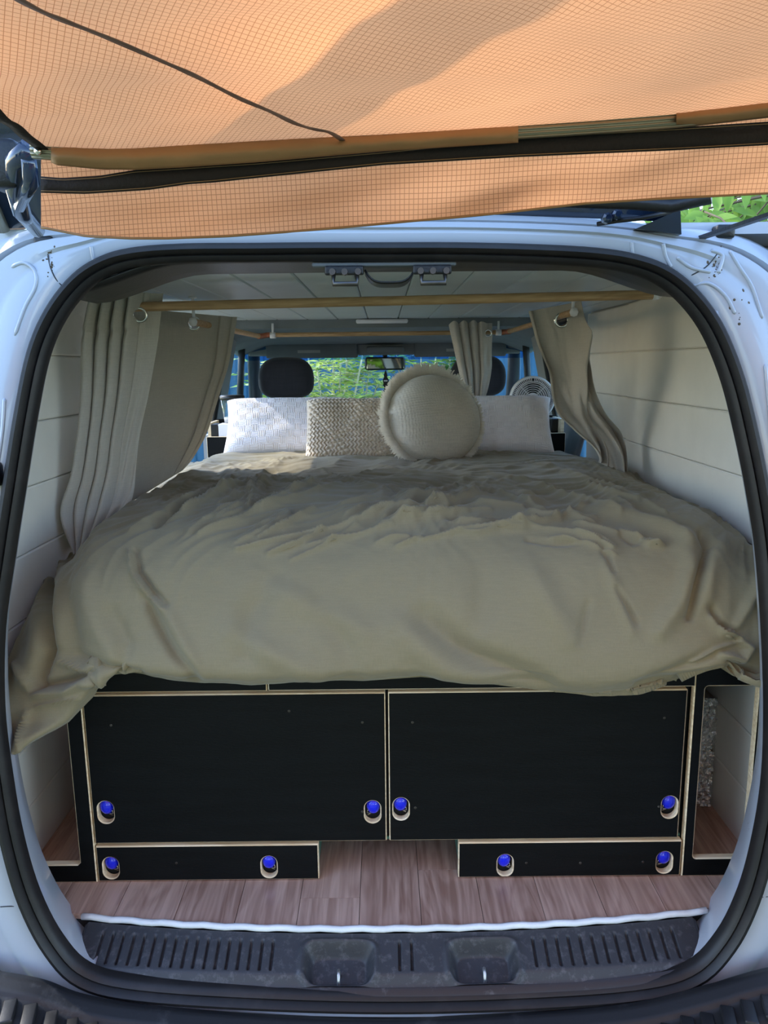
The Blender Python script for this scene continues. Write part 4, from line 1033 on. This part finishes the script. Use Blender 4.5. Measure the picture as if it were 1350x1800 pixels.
# the lantern stands on a small stack (white box) of the shelf's rear board
# fan
fc = at(936, 701, 3.24)
fan = thing('desk_fan', 'small white desk fan behind the right pillow', 'fan', (fc.x, fc.y+.05, pC.z-.006))
Mf = Matrix.Translation(fc) @ Matrix.Rotation(math.radians(-4), 4, 'Z') @ Matrix.Rotation(PI/2, 4, 'X') # local z -> -Y
R0 = .094
MB().lathe([(R0*.94, -.045), (R0, -.035), (R0, 0), (R0*.95, .008), (R0*.90, .008), (R0*.90, -.035)], 48, Mf, cap=False).build('cage_rim', M['white_plastic'], fan, smooth=True)
MB().lathe([(R0*.93, -.046), (R0*.5, -.055), (.0005, -.056)], 32, Mf, cap=False).build('cage_back', M['dark_trim'], fan, smooth=True)
for r in [R0*k for k in (.34, .43, .52, .61, .70, .76)]:
    MB().tube([Mf @ Vector((r*math.cos(a*PI/24), r*math.sin(a*PI/24), .008)) for a in range(48)], .0016, 6, closed=True).build('cage_ring', M['white_plastic'], fan, smooth=True)
for k in range(72):
    a = k*2*PI/72
    MB().bar(Mf @ Vector((R0*.76*math.cos(a), R0*.76*math.sin(a), .006)), Mf @ Vector((R0*.92*math.cos(a), R0*.92*math.sin(a), .006)), .003, .003).build('cage_bar', M['white_plastic'], fan)
for k in range(8):
    a = k*PI/4 + .0
    MB().bar(Mf @ Vector((R0*.25*math.cos(a), R0*.25*math.sin(a), .0085)), Mf @ Vector((R0*.78*math.cos(a), R0*.78*math.sin(a), .0085)), .0026, .003).build('cage_spoke', M['white_plastic'], fan)
hb = MB().lathe([(R0*.27, .004), (R0*.27, .010), (R0*.24, .0115), (.0005, .0118)], 30, Mf).build('hub_badge', M['white_plastic'], fan, smooth=True)
# red lettering on the badge (too small to read in the photograph: a row of tiny bars)
for k in range(7):
    MB().box(-.0165+k*.0048, -.0165+k*.0048+.0036, -.0018, .0018, .0118, .0122, 0, Mf).build('badge_letter', M['red_print'], hb)
def blade(a0):
    mb = MB()
    def bf(u, v):
        r = lerp(.018, R0*.80, v); a = a0 + (u-.5)*1.35*(.6+.4*v); return Mf @ Vector((r*math.cos(a), r*math.sin(a), -.026 + .014*(u-.5)))
    mb.grid(bf, 8, 6); return mb
for k in range(3): blade(k*2*PI/3+.4).build('blade', M['grey_trim'], fan, smooth=True, solid=.0015)
zf = pC.z-.006
MB().bar((fc.x+.03, fc.y+.03, fc.z-.08), (fc.x+.03, fc.y+.03, zf), .034, .030).build('neck', M['white_plastic'], fan)
rbox(fc.x-.06, fc.x+.075, fc.y-.03, fc.y+.12, zf, zf+.018, .008, 3).build('base', M['white_plastic'], fan, smooth=True)
MB().tube([(fc.x+.06, fc.y+.02, fc.z-.06), (fc.x+.052, fc.y+.01, zf+.015)], .010, 10).build('stay', M['white_plastic'], fan, smooth=True)
b0 = at(978, 750, 3.27)
tag(rbox(b0.x-.022, b0.x+.028, 3.27, 3.35, zf, zf+.06, .006).build('speaker_box', M['black_plastic'], None), 'small black box behind the fan in the right bedside shelf', 'box')

# ------------------------------------------------------------------ awning
YP = .95
aw = thing('awning', 'orange tan ripstop awning hung from the raised tailgate', 'awning', tuple(at(700, 235, YP)))
pole_px = [(58,266),(200,272),(450,257),(675,246),(912,231),(1050,222),(1190,211),(1350,193),(1480,180),(2200,110)]
pole = [at(x, y, YP) for x, y in pole_px]
PC = [Vector(p) for p in catmull([list(p) for p in pole], 80)]
po = MB().tube(PC, .0085, 14).build('pole', M['alu'], aw, smooth=True, angle=50)
for k in range(5):
    a = -2.2 + k*.5
    MB().tube([p + Vector((0, -.0086*math.cos(a+1.2), .0086*math.sin(a+1.2)*1.0)) for p in PC], .0012, 5).build('pole_rib', M['alu'], po, smooth=True)
MB().lathe([(.004, 0), (.004, .004), (.001, .005)], 10, Matrix.Translation(at(68, 267, YP-.011)) @ Matrix.Rotation(PI/2, 4, 'X')).build('pole_button', M['chrome'], po, smooth=True)
def polex(px):
    for (a, b) in zip(pole_px, pole_px[1:]):
        if px <= b[0]: return lerp(a[1], b[1], (px-a[0])/(b[0]-a[0]))
    return pole_px[-1][1]
# roof sheet: from the pole out over the camera
def canopy(u, v):
    pxx = lerp(78, 2200, u); e = at(pxx, interp([(p[0], p[1]-7) for p in pole_px], pxx), YP-.004)
    y = lerp(e.y, -2.0, v**1.4)
    d0 = e.y-y; x = e.x + (e.x*1.1 - .25)*sm(.10, 1.1, d0)
    z = e.z + .055*(e.y-y) + .012*math.sin(v*PI)
    d = (e.y-y)
    # tension folds running along the pole and drawn from the corners
    z += .006*sm(.0, .08, d)*sm(.9, .2, d)*noise.noise(Vector((x*1.6+2, d*16+x*2.2, 1.3))) + .0035*sm(0, .06, d)*noise.noise(Vector((x*4, d*34-x*6, 4)))
    z += .006*noise.noise(Vector((x*2.2, y*2.2, 9)))
    return Vector((x, y, z))
mb = MB(); NU_, NV_ = 200, 180; mb.grid(canopy, NU_, NV_)
uvs = [((p[0]*math.cos(.5)+p[1]*math.sin(.5)), (-p[0]*math.sin(.5)+p[1]*math.cos(.5))) for p in mb.v]
mb.build('roof_sheet', M['awning'], aw, smooth=True, uvs=uvs)
# seam tape running diagonally over the sheet
def canopy_xy(x, y):
    """height of the sheet at x, y by a coarse search"""
    best = None
    for (vx, vy, vz) in mb.v:
        d = (vx-x)**2 + (vy-y)**2
        if best is None or d < best[0]: best = (d, vz)
    return best[1]
def on_sheet(px, py):
    z = 1.40
    for _ in range(6):
        p = atz(px, py, z); z = canopy_xy(p.x, p.y)
    return atz(px, py, z)
sp_ = [on_sheet(px, py) for px, py in ((20,-24),(70,3),(115,22),(190,52),(290,96),(345,121),(420,160),(475,184),(520,206),(553,216),(580,222),(602,236))]
sp_ = [Vector(p) for p in catmull([list(p) for p in sp_], 60)]
vs = []
for i, p in enumerate(sp_):
    d = (sp_[min(i+1, 59)] - sp_[max(i-1, 0)]); d.z = 0; d.normalize(); n_ = Vector((-d.y, d.x, 0))
    wv = .0032 + .0005*math.sin(i*.8)
    vs += [p + n_*wv - Vector((0, 0, .0065)), p - n_*wv - Vector((0, 0, .0065))]
MB().add(vs, [(2*i, 2*i+1, 2*i+3, 2*i+2) for i in range(59)]).build('seam_tape', M['seam_tape'], aw, smooth=True, solid=.0008)
# left edge binding of the sheet
edge = [Vector(mb.v[j*(NU_+1)]) for j in range(NV_+1)]
vs = []
for p in edge: vs += [p + Vector((-.008, 0, -.003)), p + Vector((.006, 0, -.003))]
MB().add(vs, [(2*i, 2*i+1, 2*i+3, 2*i+2) for i in range(NV_)]).build('edge_binding', M['velcro'], aw, smooth=True, solid=.001)
# valance flap
top_px = [(72,280),(150,284),(300,276),(460,268),(675,252),(912,238),(1190,214),(1350,197),(1480,184),(2200,114)]
bot_px = [(75,402),(150,417),(230,421),(300,421),(400,417),(500,410),(600,402),(675,395),(800,384),(875,377),(1025,360),(1150,352),(1350,342),(1480,338),(2200,310)]
def val_at(px, v):
    yt = interp(top_px, px); yb = interp(bot_px, px)
    return px, lerp(yt, yb, v)
def val(u, v, dy=0):
    px = lerp(72, 2200, u); px_, py_ = val_at(px, v)
    Y = YP + .012 + .012*v + .006*math.sin(u*39+v*2)*v + .008*noise.noise(Vector((u*11+v*2.2, v*1.5-u*3, 3)))*(.3+v)
    return at(px_, py_, Y+dy)
mv = MB(); mv.grid(val, 240, 24)
uvs = [(p[0], p[2]-p[0]*.045) for p in mv.v]
vl = mv.build('valance', M['valance'], aw, smooth=True, uvs=uvs)
def strip(fa, fb, dy, name, mt, par, x0=72, x1=2200, n=200, solid=.0015):
    vs = []
    for i in range(n+1):
        px = lerp(x0, x1, i/n)
        for f_ in (fa, fb):
            py = interp(f_, px); yt, yb = interp(top_px, px), interp(bot_px, px); v = (py-yt)/(yb-yt)
            p = val((px-72)/(2200-72), v, dy); vs.append(p)
    return MB().add(vs, [(2*i, 2*i+1, 2*i+3, 2*i+2) for i in range(n)]).build(name, mt, par, smooth=True, solid=solid)
bt = [(72,310),(110,313),(175,309),(235,299),(460,284),(675,265),(912,240),(1190,224),(1350,214),(1480,204),(2200,150)]
bb_ = [(72,339),(150,341),(260,334),(330,324),(375,321),(460,312),(675,290),(912,276),(1190,264),(1350,255),(1480,247),(2200,205)]
vb = strip(bt, bb_, -.004, 'black_band', M['velcro'], vl)
strip([(p[0], p[1]+3) for p in bt], [(p[0], p[1]+4.2) for p in bt], -.0065, 'stitching', M['tan_sleeve'], vl, solid=.0004)
strip([(p[0], p[1]-4.2) for p in bb_], [(p[0], p[1]-3) for p in bb_], -.0065, 'stitching', M['tan_sleeve'], vl, solid=.0004)
strip([(p[0], p[1]-4) for p in bot_px], bot_px, -.0015, 'hem', M['tan_sleeve'], vl)
# sleeves wrapped round the pole
def sleeve(x0, x1, ta, ba, name):
    def sf(u, v):
        px = lerp(x0, x1, u); yt, yb = interp(ta, px), interp(ba, px)
        a = v*PI
        return at(px, lerp(yt, yb, v), YP - .004 - .014*math.sin(a) + .002*noise.noise(Vector((u*30, v*3, 0))))
    h = MB(); h.grid(sf, 70, 10); return h.build(name, M['tan_sleeve'], aw, smooth=True, solid=.0012)
sleeve(90, 911, [(90,257),(230,257),(450,245),(675,235),(911,219)], [(90,285),(102,290),(175,297),(240,298),(330,293),(460,284),(675,265),(911,250)], 'pole_sleeve')
sleeve(1189, 2200, [(1189,196),(1350,177),(1480,164),(2200,92)], [(1189,219),(1240,218),(1350,205),(1480,192),(2200,122)], 'pole_sleeve')
# tailgate, raised above
tg = thing('tailgate', 'raised tailgate of dark glossy metal above the awning', 'tailgate', (0, 1.4, 1.4))
def tgf(u, v):
    x = lerp(-.66, .50, u)
    y = 1.43 - .62*v + .05*math.sin(v*PI); z = 1.372 + .80*v - .03*math.sin(v*PI)
    return Vector((x + (-.06*v if u < .5 else .05*v), y, z + .02*math.sin(u*PI)))
def tgpart(u0, u1, v0, v1, nm, mt, th=.02):
    h = MB(); h.grid(lambda u, v: tgf(lerp(u0, u1, u), lerp(v0, v1, v)), 16, 10); return h.build(nm, mt, tg, smooth=True, solid=th, off=1)
tgpart(0, 1, 0, .14, 'hinge_rail', M['gate_paint']); tgpart(0, .08, .14, .9, 'side_rail', M['gate_paint']); tgpart(.93, 1, .14, .9, 'side_rail', M['gate_paint'])
tgpart(0, 1, .9, 1, 'lower_panel', M['gate_paint']); tgpart(.08, .93, .14, .9, 'rear_glass', M['privacy_glass'], .005)
MB().tube([Vector(tgf(0, k/20)) + Vector((-.006, 0, -.004)) for k in range(21)], .010, 8).build('edge_seal', M['alu'], tg, smooth=True)
MB().tube([Vector(tgf(1, k/20)) + Vector((.006, 0, -.004)) for k in range(21)], .010, 8).build('edge_seal', M['black_plastic'], tg, smooth=True)
def tri(px0, px1, y0, y1, Y):
    return at(px0, y1, Y), at(px1, y0, Y), at(px1, y1, Y)
a, b, c_ = at(1118, 402, 1.40), at(1196, 368, 1.38), at(1198, 412, 1.40)
dz = Vector((0, .05, 0)); MB().add([a, b, c_, a+dz, b+dz, c_+dz], [(0,1,2), (5,4,3), (0,3,4,1), (1,4,5,2), (2,5,3,0)]).build('hinge_arm', M['gate_paint'], tg)
for (px, py) in ((1065, 385), (1082, 379)):
    p = at(px, py, 1.38); MB().lathe([(.009, 0), (.009, .012), (.005, .016)], 8, Matrix.Translation(p) @ Matrix.Rotation(PI/2, 4, 'X')).build('hinge_bolt', M['gate_paint'], tg)
MB().tube([at(1050, 394, 1.40), at(1085, 388, 1.38), at(1125, 384, 1.37), at(1180, 372, 1.36)], .004, 8).build('wiring_loom', M['black_plastic'], tg, smooth=True)
MB().tube([at(985, 352, 1.33), at(1110, 356, 1.32), at(1180, 362, 1.31), at(1250, 346, 1.28)], .011, 8).build('trim_edge', M['black_plastic'], tg, smooth=True)
MB().bar(at(1232, 418, 1.42), at(1400, 362, 1.15), .012, .006).build('gas_strut', M['black_plastic'], tg)
# left side: inner frame with a latch pocket
fr_pts = [at(52, 262, 1.12), at(30, 285, 1.14), at(28, 330, 1.18), at(38, 372, 1.24), at(66, 405, 1.33)]
MB().tube(fr_pts, [.014, .016, .015, .014, .012], 10).build('inner_frame', M['gate_paint'], tg, smooth=True)
MB().tube([at(50, 280, 1.12), at(54, 320, 1.15), at(34, 365, 1.2)], [.010, .012, .008], 8).build('inner_rib', M['gate_paint'], tg, smooth=True)
rbox(*sorted((at(-30, 300, 1.15).x, at(28, 300, 1.15).x)), 1.15, 1.2, at(10, 328, 1.15).z, at(10, 240, 1.15).z, .008).build('latch_housing', M['black_plastic'], tg, smooth=True)

# ------------------------------------------------------------------ outside: fence, shrubs, trees, house
fe = thing('metal_fence', 'blue corrugated steel fence in front of the van', 'fence', (0, 8.2, -.62))
for k in range(8):
    x0 = -4.7 + k*1.4
    def pf(u, v):
        x = x0 + u*1.39; ph = (x*5.2) % 1.0
        d = .03*(sm(.0, .12, ph)*sm(.62, .5, ph))
        return Vector((x, 8.2 - d, lerp(-.6, 1.42, v)))
    h = MB(); h.grid(pf, 96, 1); h.build('panel', M['fence'], fe, solid=.002)
    MB().box(x0-.03, x0+.03, 8.2, 8.26, -.6, 1.44).build('post', M['fence'], fe)
MB().box(-4.7, 6.5, 8.17, 8.23, 1.41, 1.45).build('top_rail', M['fence'], fe)
def leaf_quad(mb, p, d, n, L, w):
    d = d.normalized(); sd = d.cross(n).normalized(); nn = sd.cross(d)
    mb.add([p, p + d*L*.45 + sd*w*.5 + nn*w*.12, p + d*L, p + d*L*.45 - sd*w*.5 + nn*w*.12], [(0, 1, 2), (0, 2, 3)])
def rnd(): return Vector((random.gauss(0, 1), random.gauss(0, 1), random.gauss(0, 1)))
def shrub(name, label, base, height, spread, nst, fronds, leafm, bark, L=.09, w=.032, pairs=6, group=None, tops=None, rad=.012, cat='tree'):
    t = thing(name, label, cat, base, group)
    base = Vector(base); lm = MB(); sm_ = MB()
    for k in range(nst):
        a = random.uniform(0, 2*PI); top = base + Vector((spread*math.cos(a)*random.uniform(.3, 1), spread*.7*math.sin(a)*random.uniform(.3, 1), height*random.uniform(.65, 1.05)))
        mid = base.lerp(top, .5) + Vector((random.uniform(-.1, .1)*spread, random.uniform(-.1, .1), 0))
        path = [Vector(p) for p in catmull([list(base + Vector((random.uniform(-.12, .12)*spread, random.uniform(-.1, .1), 0))), list(mid), list(top)], 10)]
        sm_.tube(path, [lerp(rad, rad*.35, i/9) for i in range(10)], 6)
        for q in range(fronds):
            i = random.uniform(.30, 1)**.8*9; j = int(min(i, 8)); p = path[j].lerp(path[j+1], i-j)
            d = rnd(); d.z = abs(d.z)*.3 + .05; d.normalize(); ln = random.uniform(.22, .5)*(.6 + spread*.35)
            e = p + d*ln + Vector((0, 0, -.12*ln))
            sm_.tube([p, p.lerp(e, .5) + Vector((0, 0, .05*ln)), e], [rad*.3, rad*.22, rad*.1], 4)
            for r in range(pairs):
                tt = (r+1)/pairs; pp = p.lerp(e, tt) + Vector((0, 0, .05*ln*math.sin(tt*PI)))
                sd = d.cross(Vector((0, 0, 1))).normalized()
                for s in (-1, 1):
                    leaf_quad(lm, pp, sd*s + d*.45 + rnd()*.18, Vector((0, 0, 1)) + rnd()*.25, L*random.uniform(.7, 1.2), w*random.uniform(.8, 1.2))
    sm_.build('stems', bark, t, smooth=True)['kind'] = 'stuff'
    lm.build('foliage', leafm, t)['kind'] = 'stuff'
    return t
shrub('garden_shrub', 'feathery pale green shrub with bare white stems seen through the windscreen left of the mirror', (-.45, 6.3, -.6), 2.0, .62, 14, 26, M['leaf_light'], M['bark'], .085, .036, rad=.017)
shrub('garden_shrub', 'leafy green shrub seen through the windscreen just below the mirror', (.42, 7.3, -.6), 2.15, .42, 9, 34, M['leaf_mid'], M['bark'], .09, .038)
shrub('garden_tree', 'tall green tree beyond the fence behind the windscreen tint band', (-.6, 10.6, -.6), 3.6, 2.2, 13, 34, M['leaf_mid'], M['bark_dark'], .16, .07, rad=.03)
shrub('garden_tree', 'dense green tree beyond the fence at the far left of the windscreen', (-2.9, 10.3, -.6), 3.4, 1.0, 10, 30, M['leaf_mid'], M['bark_dark'], .16, .07, rad=.03)
shrub('garden_shrub', 'low green bushes outside the open side door on the left', (-3.4, 5.6, -.6), 1.1, 1.0, 12, 26, M['leaf_light'], M['bark_dark'], .13, .05, cat='bush')
# right tree: compound leaves over the roof corner, each leaflet its own piece
tr = thing('garden_tree', 'tree with bright compound leaves over the right roof corner', 'tree', (3.9, 5.2, -.62))
MB().tube([(3.9, 5.2, -.62), (3.7, 4.9, .8), (3.3, 4.5, 1.7), (2.9, 4.2, 2.3)], [.11, .09, .06, .03], 10).build('trunk', M['bark_dark'], tr, smooth=True)
lmesh = bpy.data.meshes.new('leaf')
lmesh.from_pydata([(0, 0, 0), (.020, .03, .006), (.026, .062, .007), (.016, .095, .003), (0, .125, -.006), (-.016, .095, .003), (-.026, .062, .007), (-.020, .03, .006), (0, .05, -.002), (0, .09, -.003)],
    [], [(0, 1, 8), (1, 2, 8), (2, 9, 8), (2, 3, 9), (3, 4, 9), (0, 8, 7), (7, 8, 6), (8, 9, 6), (6, 9, 5), (5, 9, 4)])
lmesh.materials.append(M['leaf_tree']); lmesh.shade_smooth()
nleaf = 0; tw = MB()
random.seed(21)
for k in range(22):
    c0 = at(random.uniform(1195, 1420), random.uniform(300, 420), random.uniform(3.4, 4.4)) 
    d = Vector((random.uniform(-1, .2), random.uniform(-.5, .5), random.uniform(-.6, -.1))).normalized(); ln = random.uniform(.35, .5)
    tw.tube([c0, c0 + d*ln*.5 + Vector((0, 0, .02)), c0 + d*ln], [.005, .004, .002], 5)
    tw.tube([c0, c0.lerp(Vector((3.1, 4.35, 2.0)), .5) + Vector((0, 0, .1)), Vector((3.1, 4.35, 2.0))], [.005, .008, .015], 5)
    sd = d.cross(Vector((0, -1, .2))).normalized()
    for r in range(6):
        p = c0 + d*ln*(r+1)/6.0
        for s in (-1, 1):
            dr = (sd*s + d*.35 + rnd()*.15).normalized(); nn = (Vector((-.1, -.8, .6)) + rnd()*.3).normalized()
            xa = dr.cross(nn).normalized(); nn = xa.cross(dr)
            o = bpy.data.objects.new('leaf', lmesh); COL.objects.link(o)
            sc_ = random.uniform(.75, 1.15)
            o.matrix_world = Matrix(((xa.x*sc_, dr.x*sc_, nn.x*sc_, p.x), (xa.y*sc_, dr.y*sc_, nn.y*sc_, p.y), (xa.z*sc_, dr.z*sc_, nn.z*sc_, p.z), (0, 0, 0, 1)))
            o.parent = tr; o.matrix_parent_inverse = Matrix.Translation(-Vector(tr.location)); nleaf += 1
tw.build('twigs', M['bark_dark'], tr, smooth=True)['kind'] = 'stuff'
shrub('garden_tree', 'green trees filling the view behind the roof corner leaves', (5.2, 10.4, -.62), 4.6, 2.0, 12, 34, M['leaf_tree'], M['bark_dark'], .20, .085, rad=.03)
# unseen tree crown placed up-sun of the awning: breaks the sun into patches
CT = Vector((.25, .2, 1.45)) + SUNDIR*18
ct = thing('shade_tree', 'tall tree whose high crown filters the sun onto the awning', 'tree', (-13.5, 5.0, -.62))
MB().tube([(-13.5, 5.0, -.62), (-13.2, 5.1, 6), (-12, 5.4, 11), tuple(CT + Vector((.3, 0, -.6)))], [.35, .28, .2, .08], 12).build('trunk', M['bark_dark'], ct, smooth=True)
lm = MB(); random.seed(5)
for k in range(700):
    a = random.uniform(0, 2*PI); r = 4.0*math.sqrt(random.random())
    p = CT + Vector((r*math.cos(a), r*math.sin(a), random.uniform(-1, 1)))
    leaf_quad(lm, p, rnd(), Vector((0, 0, 1)) + rnd()*.4, random.uniform(.35, .6), random.uniform(.18, .28))
lm.build('foliage', M['leaf_mid'], ct)['kind'] = 'stuff'
# house on the left
hs = thing('house', 'cream rendered house wall with brown eaves beyond the left roof corner', 'house', (-5.1, 11, -.62))
MB().box(-5.3, -4.9, 7.2, 15, -.62, 2.75).build('house_wall', M['house'], hs)
MB().box(-5.5, -4.45, 7.0, 15.2, 2.75, 2.9).build('eaves', M['eave'], hs)
# unseen hedge added behind the camera to cut the low sky light
for k in range(4):
    shrub('garden_hedge', ['tall dense hedge bush behind the awning, nearest the house', 'tall dense hedge bush behind the awning, second from the house', 'tall dense hedge bush behind the awning, third from the house', 'tall dense hedge bush behind the awning, farthest from the house'][k],
          (-5.2 + 3.5*k, -5.5, -.62), 3.0, 1.3, 12, 26, M['leaf_tree'], M['bark_dark'], .42, .2, rad=.03, cat='hedge', group='garden hedge')
